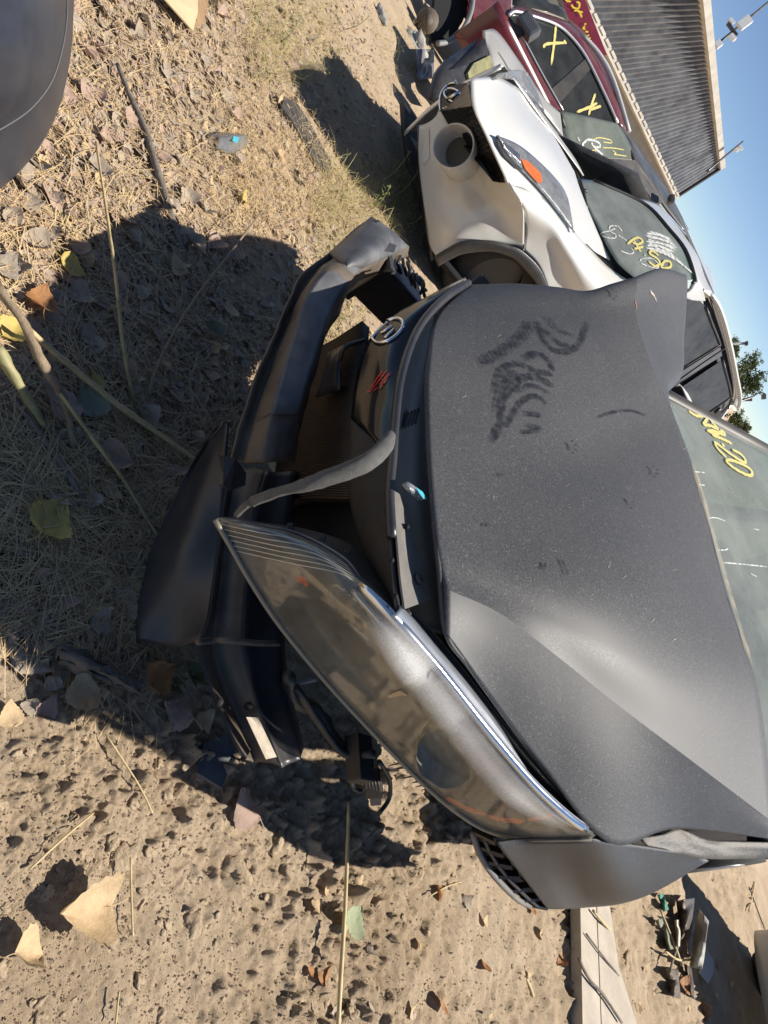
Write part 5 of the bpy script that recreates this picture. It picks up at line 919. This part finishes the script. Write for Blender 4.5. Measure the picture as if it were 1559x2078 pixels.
# ---- dry straw and grass (stuff)
def blades(n, region, lmin, lmax, lift, upk, wmin=.0005, wmax=.0013):
    V, Fc = [], []
    while n > 0:
        x, y = random.uniform(region[0], region[2]), random.uniform(region[1], region[3])
        if not region[4](x, y): continue
        n -= 1; p = gp(x, y, random.uniform(0, lift)); a = random.uniform(0, 6.3); L_ = random.uniform(lmin, lmax); w = random.uniform(wmin, wmax); d = np.array([math.cos(a), math.sin(a), 0]); sd2 = np.array([-d[1], d[0], 0]); bend = random.gauss(0, .45); u = random.uniform(.3, 1)*upk
        o = len(V)
        for i in range(4):
            s = i/3; q = p+d*L_*s*(1-.6*u)+sd2*bend*L_*s*s+np.array([0, 0, L_*(u*s-.35*u*s*s)+.012*math.sin(s*3.1)*(1 if upk < .3 else 0)]); ww = w*(1-.7*s*(1 if upk > .3 else 0)); V += [q-sd2*ww, q+sd2*ww]
        Fc += [(o+2*i, o+2*i+1, o+2*i+3, o+2*i+2) for i in range(3)]
    return V, Fc
STRAW = pm('straw', (.68, .52, .29), (.48, .34, .19), 14, rough=.7, trans=.15, spec=.3); STRAWG = pm('greenish_grass', (.27, .27, .09), (.52, .42, .18), 9, rough=.65, trans=.25); STRAWD = pm('old_straw', (.40, .29, .20), (.28, .20, .14), 20, rough=.85)
left = lambda x, y: not (x > 470 and y > 900) and not (y > 1180 and x > 470-(y-1150)*.9) and y < 1330+x*.4 and not (y > 1250 and x < 150)
parts = [blades(8500, (-180, -160, 860, 1480, left), .03, .22, .014, .08), blades(2600, (430, 120, 830, 480, lambda x, y: abs(y-(300-(x-600)*.15)) < 150), .04, .14, .02, .15), blades(1500, (0, 880, 460, 1290, left), .06, .20, .02, .10), blades(1800, (470, 220, 800, 480, lambda x, y: y > 200+(800-x)*.25), .06, .20, .01, .55), blades(900, (440, 0, 700, 150, lambda x, y: True), .06, .18, .01, .55)]
V, Fc = merge(parts); st = mesh('dry_straw', V, Fc, STRAW, smooth=False); tag(st, 'matted dry yellow straw covering the ground beside the cars', 'straw', kind='stuff')
V, Fc = blades(11500, (-180, -160, 860, 1480, left), .01, .05, .006, .05, .001, .004); st = mesh('straw_litter', V, Fc, STRAWD, smooth=False); tag(st, 'grey brown crushed plant litter under the straw', 'litter', kind='stuff')
parts = [blades(900, (620, 330, 840, 480, lambda x, y: x > 600+(480-y)*.4), .08, .24, .01, .9, .001, .0022), blades(900, (500, 0, 690, 170, lambda x, y: True), .06, .20, .01, .9, .001, .0022), blades(500, (640, 480, 740, 700, lambda x, y: True), .06, .16, .01, .9, .001, .002), blades(260, (760, 40, 880, 160, lambda x, y: True), .1, .25, .01, .9, .001, .002)]
V, Fc = merge(parts); st = mesh('grass_tufts', V, Fc, STRAWG, smooth=False); tag(st, 'upright green and yellow grass tufts growing beside the cars', 'grass', kind='stuff')
# ---- stems, sticks and boards
def stick(name, pts, rad, mat, label, cat='stick', noise=.12, seg=8):
    P = [pz(x, y, z)+np.array([0, 0, 0]) for x, y, z in pts]; V, Fc = tubegeo(P, rad, seg, 5, 1, noise); o = mesh(name, V, Fc, mat); return tag(o, label, cat)
ST1 = pm('stalk_tan', (.55, .42, .22), (.42, .33, .16), 30, rough=.6); ST2 = pm('stalk_green', (.24, .23, .10), (.36, .31, .16), 25, rough=.6); ST3 = pm('stick_brown', (.22, .16, .10), (.30, .23, .15), 35, rough=.85, bump=.5, bscale=160); ST4 = pm('stick_grey', (.26, .22, .18), (.16, .13, .10), 30, rough=.9, bump=.7, bscale=140)
stick('weed_stem', [(195, 288, .10), (215, 420, .13), (234, 555, .15), (240, 612, .14)], [.003, .004, .005], ST1, 'straight tan weed stalk rising out of the car shadow', 'stem'); stick('weed_stem', [(240, 612, .14), (250, 700, .11), (265, 780, .06), (276, 832, .0)], [.005, .0055, .006], ST2, 'green lower weed stalk joining the straight tan stalk', 'stem')
stick('weed_stem', [(532, 428, .12), (470, 510, .13), (398, 603, .13), (345, 690, .09), (310, 770, .05), (298, 835, .0)], [.003, .0045, .006], ST3, 'curved brown weed stalk bending towards the grass', 'stem')
stick('fallen_branch', [(-8, 575, .16), (50, 660, .15), (85, 735, .13), (122, 795, .10), (140, 850, .05), (150, 912, .01)], [.010, .011, .010, .008], ST3, 'thick brown branch with a dark broken end', 'branch'); stick('fallen_branch', [(58, 668, .10), (110, 715, .08), (170, 765, .06), (250, 830, .05), (330, 885, .04), (405, 938, .03)], [.007, .008, .008, .007], ST1, 'long straight tan branch lying diagonally towards the air dam', 'branch')
stick('fallen_branch', [(-5, 705, .12), (30, 765, .10), (60, 815, .06), (92, 868, .02)], [.013, .012, .010, .007], ST2, 'stubby broken green brown stalk at the edge of the shade', 'branch'); stick('weed_stem', [(122, 798, .11), (180, 878, .10), (230, 945, .08), (262, 990, .06), (322, 1092, .02)], [.005, .005, .004], ST2, 'green stem running from the branch towards the black flap', 'stem')
stick('fallen_stick', [(238, 130, .02), (262, 190, .03), (290, 250, .03), (318, 340, .03), (345, 430, .03), (385, 555, .015)], [.007, .010, .012, .013, .011], ST4, 'long grey brown stick with a knotty top lying on the leaves', 'stick', .1); stick('fallen_stick', [(112, 408, .02), (130, 440, .02), (152, 478, .02), (178, 532, .01)], [.007, .007, .006], ST1, 'short pale stick beside the straight weed stalk', 'stick', .08)
stick('dry_reed', [(708, 1628, .10), (704, 1760, .08), (699, 1870, .07), (692, 1980, .06), (686, 2090, .05)], [.0045, .0055, .006], ST1, 'long straight dry reed across the bare soil', 'reed', .04); stick('thin_twig', [(20, 800, .02), (100, 905, .02), (160, 1000, .02), (195, 1070, .01)], [.006, .008, .006], ST4, 'frayed dry stalk under the straw', 'twig')
for i, (l, lb) in enumerate([([(215, 1490), (280, 1590), (310, 1650)], 'thin curved twig on sunlit soil near the shade'), ([(265, 1740), (268, 1850), (270, 1900)], 'short straight straw beside the big tan leaf'), ([(60, 1765), (130, 1700), (190, 1650)], 'thin straw pointing at the shadow edge'), ([(235, 2078), (240, 2030), (243, 2010)], 'pale straw stub on the bare soil'), ([(300, 360), (360, 320), (468, 255)], 'white thread like straw beside the plastic scrap'), ([(1040, 1935), (1070, 1990), (1082, 2022)], 'flat pale wood splinter on the soil'), ([(870, 1820), (905, 1800), (935, 1790)], 'bleached straw below the bumper corner')]): stick('dry_straw_stalk', [(x, y, .012) for x, y in l], .0022 if i != 5 else .007, ST1, lb, 'straw', .03, 6)
def slab(name, poly, z, mat, label, cat, thick=.03, tilt=None, bev=.004):
    P = [pz(x, y, z if tilt is None else z+tilt[i]) for i, (x, y) in enumerate(poly)]; return tag(plate(name, P, mat, None, thick, face=[0, 0, 1]), label, cat)
CHAR = pm('charred_wood', (.035, .032, .03), (.08, .072, .065), 30, rough=.9, bump=.9, bscale=70); GWOOD = pm('grey_wood', (.20, .175, .145), (.11, .095, .08), 28, rough=.95, bump=1, bscale=90)
slab('charred_board', [(578, 196), (606, 212), (640, 268), (676, 338), (668, 352), (640, 328), (604, 262), (572, 216)], .035, CHAR, 'charred black board lying in the sunlit straw', 'board', .03)
wc = [[(118, 1312, .02), (120, 1330, .05), (118, 1352, .02)], [(170, 1325, .03), (175, 1345, .07), (168, 1368, .03)], [(230, 1352, .03), (232, 1372, .07), (222, 1390, .03)], [(290, 1385, .02), (286, 1405, .04), (280, 1412, .015)]]
tag(sheet('wood_chunk', [[pz(*p) for p in r] for r in wc], GWOOD, None, 7, 6, .02, disp=lambda G: (vnoise(G[..., 0]*1.5+G[..., 1], G[..., 1]*4-G[..., 0]*4, 22, 41)-.5)*.022), 'weathered grey wood chunk at the edge of the car shadow', 'wood')
slab('slate_slab', [(205, 985), (255, 960), (300, 1010), (312, 1080), (262, 1100), (200, 1070)], .012, CHAR, 'dark flat slab under the green stem', 'slab', .02); slab('slate_slab', [(412, 1510), (460, 1490), (480, 1530), (450, 1598), (400, 1568)], .012, pm('blue_grey_slate', (.07, .075, .085), (.12, .12, .125), 20, rough=.7), 'blue grey slate piece beside the steel beam end', 'slab', .012)
# clear plastic scrap, cardboard, white rags and stone near the far cars
pc = [pz(x, y, .03) for x, y in [(425, 275), (450, 268), (480, 272), (502, 285), (490, 305), (468, 312), (440, 302)]]
ps = thing('plastic_scrap', pc[0], 'clear plastic bottle scrap with teal print on the straw', 'plastic'); sheet('plastic_film', [[pc[0], pc[1], pc[2], pc[3]], [pc[0]*.5+pc[6]*.5+np.array([0, 0, .03]), pc[1]*.5+pc[5]*.5+np.array([0, 0, .045]), pc[2]*.5+pc[4]*.5+np.array([0, 0, .04]), pc[3]*.5+pc[4]*.5+np.array([0, 0, .02])], [pc[6], pc[6]*.5+pc[5]*.5, pc[5], pc[4]]], LENSC, ps, 4, 4, .002); plate('teal_print', [pz(x, y, .075) for x, y in [(474, 276), (486, 279), (482, 290), (472, 286)]], pm('teal_print', (.08, .42, .50)), ps, .001)
cbm = pm('cardboard', (.55, .42, .25), (.47, .36, .22), 14, rough=.85); cb = thing('cardboard_box', pz(360, 0, 0), 'torn corner of a pale cardboard box on the straw', 'box'); plate('flap', [pz(x, y, z) for x, y, z in [(310, -30, .06), (402, -30, .07), (402, 25, .06), (392, 62, .04)]], cbm, cb, .006); plate('side', [pz(x, y, z) for x, y, z in [(402, -30, .07), (425, -20, .0), (420, 40, .0), (392, 62, .03)]], pm('cardboard_brown', (.30, .19, .10), (.24, .15, .08), 14, rough=.9), cb, .006)
STN = pm('pale_stone', (.40, .38, .35), (.30, .28, .26), 8, rough=.9, bump=.6, bscale=60)
sm_ = CM[3].copy(); sm_.materials.clear(); sm_.materials.append(STN)
clod(846, 92, .19, 'pale grey stone beside the red car wheel hub', None, 'field_stone', sm_)['category'] = 'stone'; clod(770, 30, .12, 'whitish flat stone on the straw near the parked cars', None, 'field_stone', sm_)['category'] = 'stone'
rg = [[pz(845+12*i, 100+12*j, .06+.05*math.sin(i*2+j)) for i in range(4)] for j in range(6)]; tag(sheet('plastic_rag', rg, pm('bluegrey_film', (.16, .18, .20), (.10, .11, .13), 12, rough=.45), None, 4, 4, .004), 'blue grey plastic rag on the ground before the silver sedan', 'rag')
# ---- weeds with small leaves by the crossover bumper
for k, (x, y, h) in enumerate([(770, 372, .28), (800, 400, .24), (745, 430, .2), (820, 455, .16), (700, 60, .22), (560, 90, .2)]):
    b = gp(x, y); t = thing('green_weed', b, ['tall green weed with narrow leaves before the crossover bumper', 'branching green weed at the crossover bumper corner', 'low green weed in dry grass near the torn absorber', 'spiky green weed tip beside the torn absorber end', 'green weed in the straw before the silver sedan', 'leafy green weed among dry grass near the cardboard'][k], 'weed'); tp = b+np.array([random.uniform(-.08, .08), -.03, h]); tube('stem', [b, (b+tp)/2+np.array([.02, 0, 0]), tp], [.003, .0015], ST2, t, seg=6)
    for i in range(16):
        s = .2+.8*i/16; q = b+(tp-b)*s; a = i*2.4; d = np.array([math.cos(a), math.sin(a), .5]); L_ = random.uniform(.03, .06); sd2 = np.array([-d[1], d[0], 0])*.006
        mesh('leaf_blade', [q, q+d*L_*.4+sd2, q+d*L_-np.array([0, 0, .02]), q+d*L_*.4-sd2], [(0, 1, 2, 3)], pm('weed_green', (.13, .19, .05), (.19, .24, .07), 20, rough=.5, trans=.3), t)
for k, (x, y) in enumerate([(75, 1120), (390, 1370), (340, 1385), (50, 1165)]):
    b = gp(x, y); t = thing('seedling', b, ['dark green seedling under the yellow leaf', 'small leafy seedling touching the beam flange', 'seedling with yellowing leaves beside the orange leaf', 'broad leaved seedling in the shaded straw'][k], 'seedling')
    for i in range(6):
        a = i*1.1+k; d = np.array([math.cos(a), math.sin(a), .7]); L_ = random.uniform(.03, .05); sd2 = np.array([-d[1], d[0], 0])*.012; mesh('leaf_blade', [b, b+d*L_*.5+sd2, b+d*L_, b+d*L_*.5-sd2], [(0, 1, 2, 3)], pm('seedling_green', (.08, .10, .035), (.13, .13, .045), 30, rough=.6, trans=.2), t)
# ---- right-hand side: old plank with trailing branch, rubbish heap, next car's bumper
PLK = pm('bleached_plank', (.46, .40, .32), (.36, .31, .25), 9, rough=.85, bump=.4, bscale=60)
pk = thing('old_plank', pz(1210, 1950, 0), 'bleached wooden plank lying under the bumper corner', 'plank')
for a in ([(1176, 1740), (1206, 1740), (1222, 2140), (1184, 2140)], [(1208, 1740), (1226, 1740), (1238, 1840), (1256, 1960), (1312, 2140), (1224, 2140)]): plate('board', [pz(x, y, .07) for x, y in a], PLK, pk, .045, face=[0, 0, 1])
stick('trailing_branch', [(1174, 1945, .09), (1195, 1985, .085), (1225, 2020, .085), (1262, 2075, .085)], .006, ST4, 'thin grey branch lying across the bleached plank', 'branch'); stick('trailing_branch', [(1190, 1895, .08), (1222, 1938, .08), (1256, 1980, .07)], .004, ST4, 'finer twig crossing the upper plank', 'branch'); stick('trailing_branch', [(1204, 1848, .085), (1224, 1872, .085), (1240, 1890, .06)], .006, ST1, 'short pale twig at the plank top', 'branch')
clod(1272, 1955, .05, 'dark crumbly lump beside the bleached plank', None, 'dark_lump', None)['category'] = 'lump'
def heap(name, quad, mat, label, hgt, curl, ribs=0):
    # a bent sheet between four ground pixels, one long side lifted
    a, b, c, d = [np.array(q, float) for q in quad]; G = []
    for i in range(6):
        s = i/5; row = []
        for j in range(5):
            q = j/4; xy = (a*(1-s)+b*s)*(1-q)+(d*(1-s)+c*s)*q; row.append(pz(xy[0], xy[1], .008+hgt*q+curl*math.sin(math.pi*q)+.012*math.sin(s*7+q*5)+(.012 if ribs and i % 2 else 0)))
        G.append(row)
    return tag(sheet(name, G, mat, None, 4, 4, .003, face=[0, 0, 1]), label, 'scrap')
heap('plastic_scrap', [(1418, 1842), (1400, 1962), (1425, 1968), (1438, 1870)], pm('grey_cloth', (.40, .39, .35), (.31, .30, .27), 14, rough=.7), 'grey ribbed plastic scrap standing on the rubbish heap', .13, .03, 1)
heap('plastic_scrap', [(1372, 1828), (1380, 1892), (1404, 1884), (1410, 1822)], pm('dark_brown_scrap', (.03, .022, .018), (.07, .045, .03), 20, rough=.5), 'dark brown curled scrap on the rubbish heap', .06, .05); heap('plastic_scrap', [(1330, 1868), (1356, 1928), (1368, 1926), (1346, 1862)], pm('olive_scrap', (.22, .22, .15), (.12, .13, .09), 40, rough=.6), 'olive green strip on the rubbish heap', .04, .02)
heap('plastic_scrap', [(1334, 1816), (1346, 1850), (1358, 1846), (1346, 1814)], pm('teal_scrap', (.04, .26, .18), (.03, .13, .10), 60, rough=.6), 'small teal green scrap at the heap end', .03, .02); heap('plastic_scrap', [(1352, 1968), (1360, 2020), (1382, 2026), (1376, 1966)], pm('brown_shoe', (.14, .11, .08), (.05, .04, .03), 50, rough=.6), 'brown striped sole shaped scrap below the heap', .02, .03, 1)
heap('plastic_scrap', [(1368, 1868), (1372, 1922), (1382, 1920), (1380, 1866)], pm('cream_strip', (.50, .46, .36), rough=.7), 'curled cream strip in the rubbish heap', .04, .05); heap('plastic_scrap', [(1388, 1955), (1396, 2010), (1412, 2030), (1404, 1965)], pm('dark_brown_scrap', (.03, .022, .018)), 'thin dark strip hanging out of the rubbish heap', .02, .03)
for k, l in enumerate([[(1340, 1845), (1362, 1900), (1385, 1960)], [(1395, 1880), (1372, 1930), (1360, 1970)], [(1350, 1930), (1378, 1948), (1410, 1945)], [(1520, 1800), (1535, 1840), (1552, 1885)], [(1532, 1790), (1526, 1822), (1520, 1850)]]): stick('heap_twig', [(x, y, .05 if k < 3 else .015) for x, y in l], .006, ST4 if k % 2 else ST1, ['brown twig through the olive strip', 'grey twig across the cream strip', 'short tan twig across the rubbish heap', 'grey twig in sun beyond the rubbish heap', 'pale forked twig beyond the rubbish heap'][k], 'twig')
slab('flat_scrap', [(1436, 1928), (1450, 1952), (1448, 1975), (1438, 1996), (1420, 1975), (1428, 1945)], .02, pm('grey_card', (.38, .36, .33), rough=.8), 'flat grey card sticking out of the rubbish heap', 'scrap', .004); leaf(1385, 1998, .09, .3, 'orange', 'orange brown leaf tucked in the rubbish heap'); leaf(1425, 2050, .10, 1.3, 'orange', 'ochre leaf in the shadow by the rubbish heap')
def nextcar():
    B = [px(1525, 2085, 4.2), px(1545, 2035, 4.3), px(1572, 1985, 4.5)]; t = thing('parked_car_corner', np.array([B[0][0], B[0][1], 0]), 'grey car bumper corner at the shaded soil beyond the rubbish heap', 'car')
    F_ = Frame((B[1][0]+.1, B[1][1]-.15, 0), 60); g = [[F_.w(l, b, z) for l, b in ((-.75, 2.0), (-.75, .5), (-.55, .12), (0, 0), (.6, .12), (.8, .5), (.8, 2.0))] for z in (.2, .4, .62, .85)]
    sheet('bumper', g, SILV, t, 4, 4, .02, face=-F_.a); sheet('hood', [[F_.w(l, b, .85+.08*b) for l in (-.75, 0, .8)] for b in (.12, .7, 1.4, 2.0)], SILV, t, 3, 3, .02, face=[0, 0, 1])
    for l in (-.65, .65): w_ = F_.w(l, .9, .31); tube('wheel', [w_-F_.b*.1, w_+F_.b*.1], .31, TYRE, t, seg=24, n=1)
nextcar()
# ---- dark rounded bumper cover leaning in at the other side
tb = [[(150, -60, .22), (149, 20, .20), (143, 110, .18), (122, 208, .14), (82, 290, .11), (32, 350, .08), (-20, 392, .06)], [(134, -60, .36), (136, 20, .35), (128, 90, .33), (105, 165, .30), (66, 218, .27), (20, 252, .24), (-40, 285, .22)], [(90, -80, .46), (80, 0, .45), (66, 60, .43), (44, 110, .41), (14, 150, .38), (-30, 185, .36), (-80, 210, .34)], [(10, -100, .50), (-10, -20, .5), (-20, 20, .48), (-40, 60, .46), (-60, 90, .44), (-90, 110, .42), (-140, 130, .40)]]
bt = thing('bumper_cover', pz(60, 60, 0), 'loose black rounded bumper cover with a scuffed seam lying on the leaves', 'bumper'); so_ = sheet('cover_skin', [[pz(x, y, z-.03) for x, y, z in tb[0]]]+[[pz(*p) for p in r] for r in tb], pm('scuffed_blue_black', (.010, .013, .024), (.018, .022, .034), 5, rough=.36, dust=.18, dustc=(.20, .20, .20), dscale=4, bump=.04, bscale=120), bt, 7, 7, .006)
tube('seam', [pz(*p)+np.array([0, 0, .002]) for p in tb[1]], .0018, pm('seam_pale', (.12, .115, .11), rough=.8), bt, seg=5)
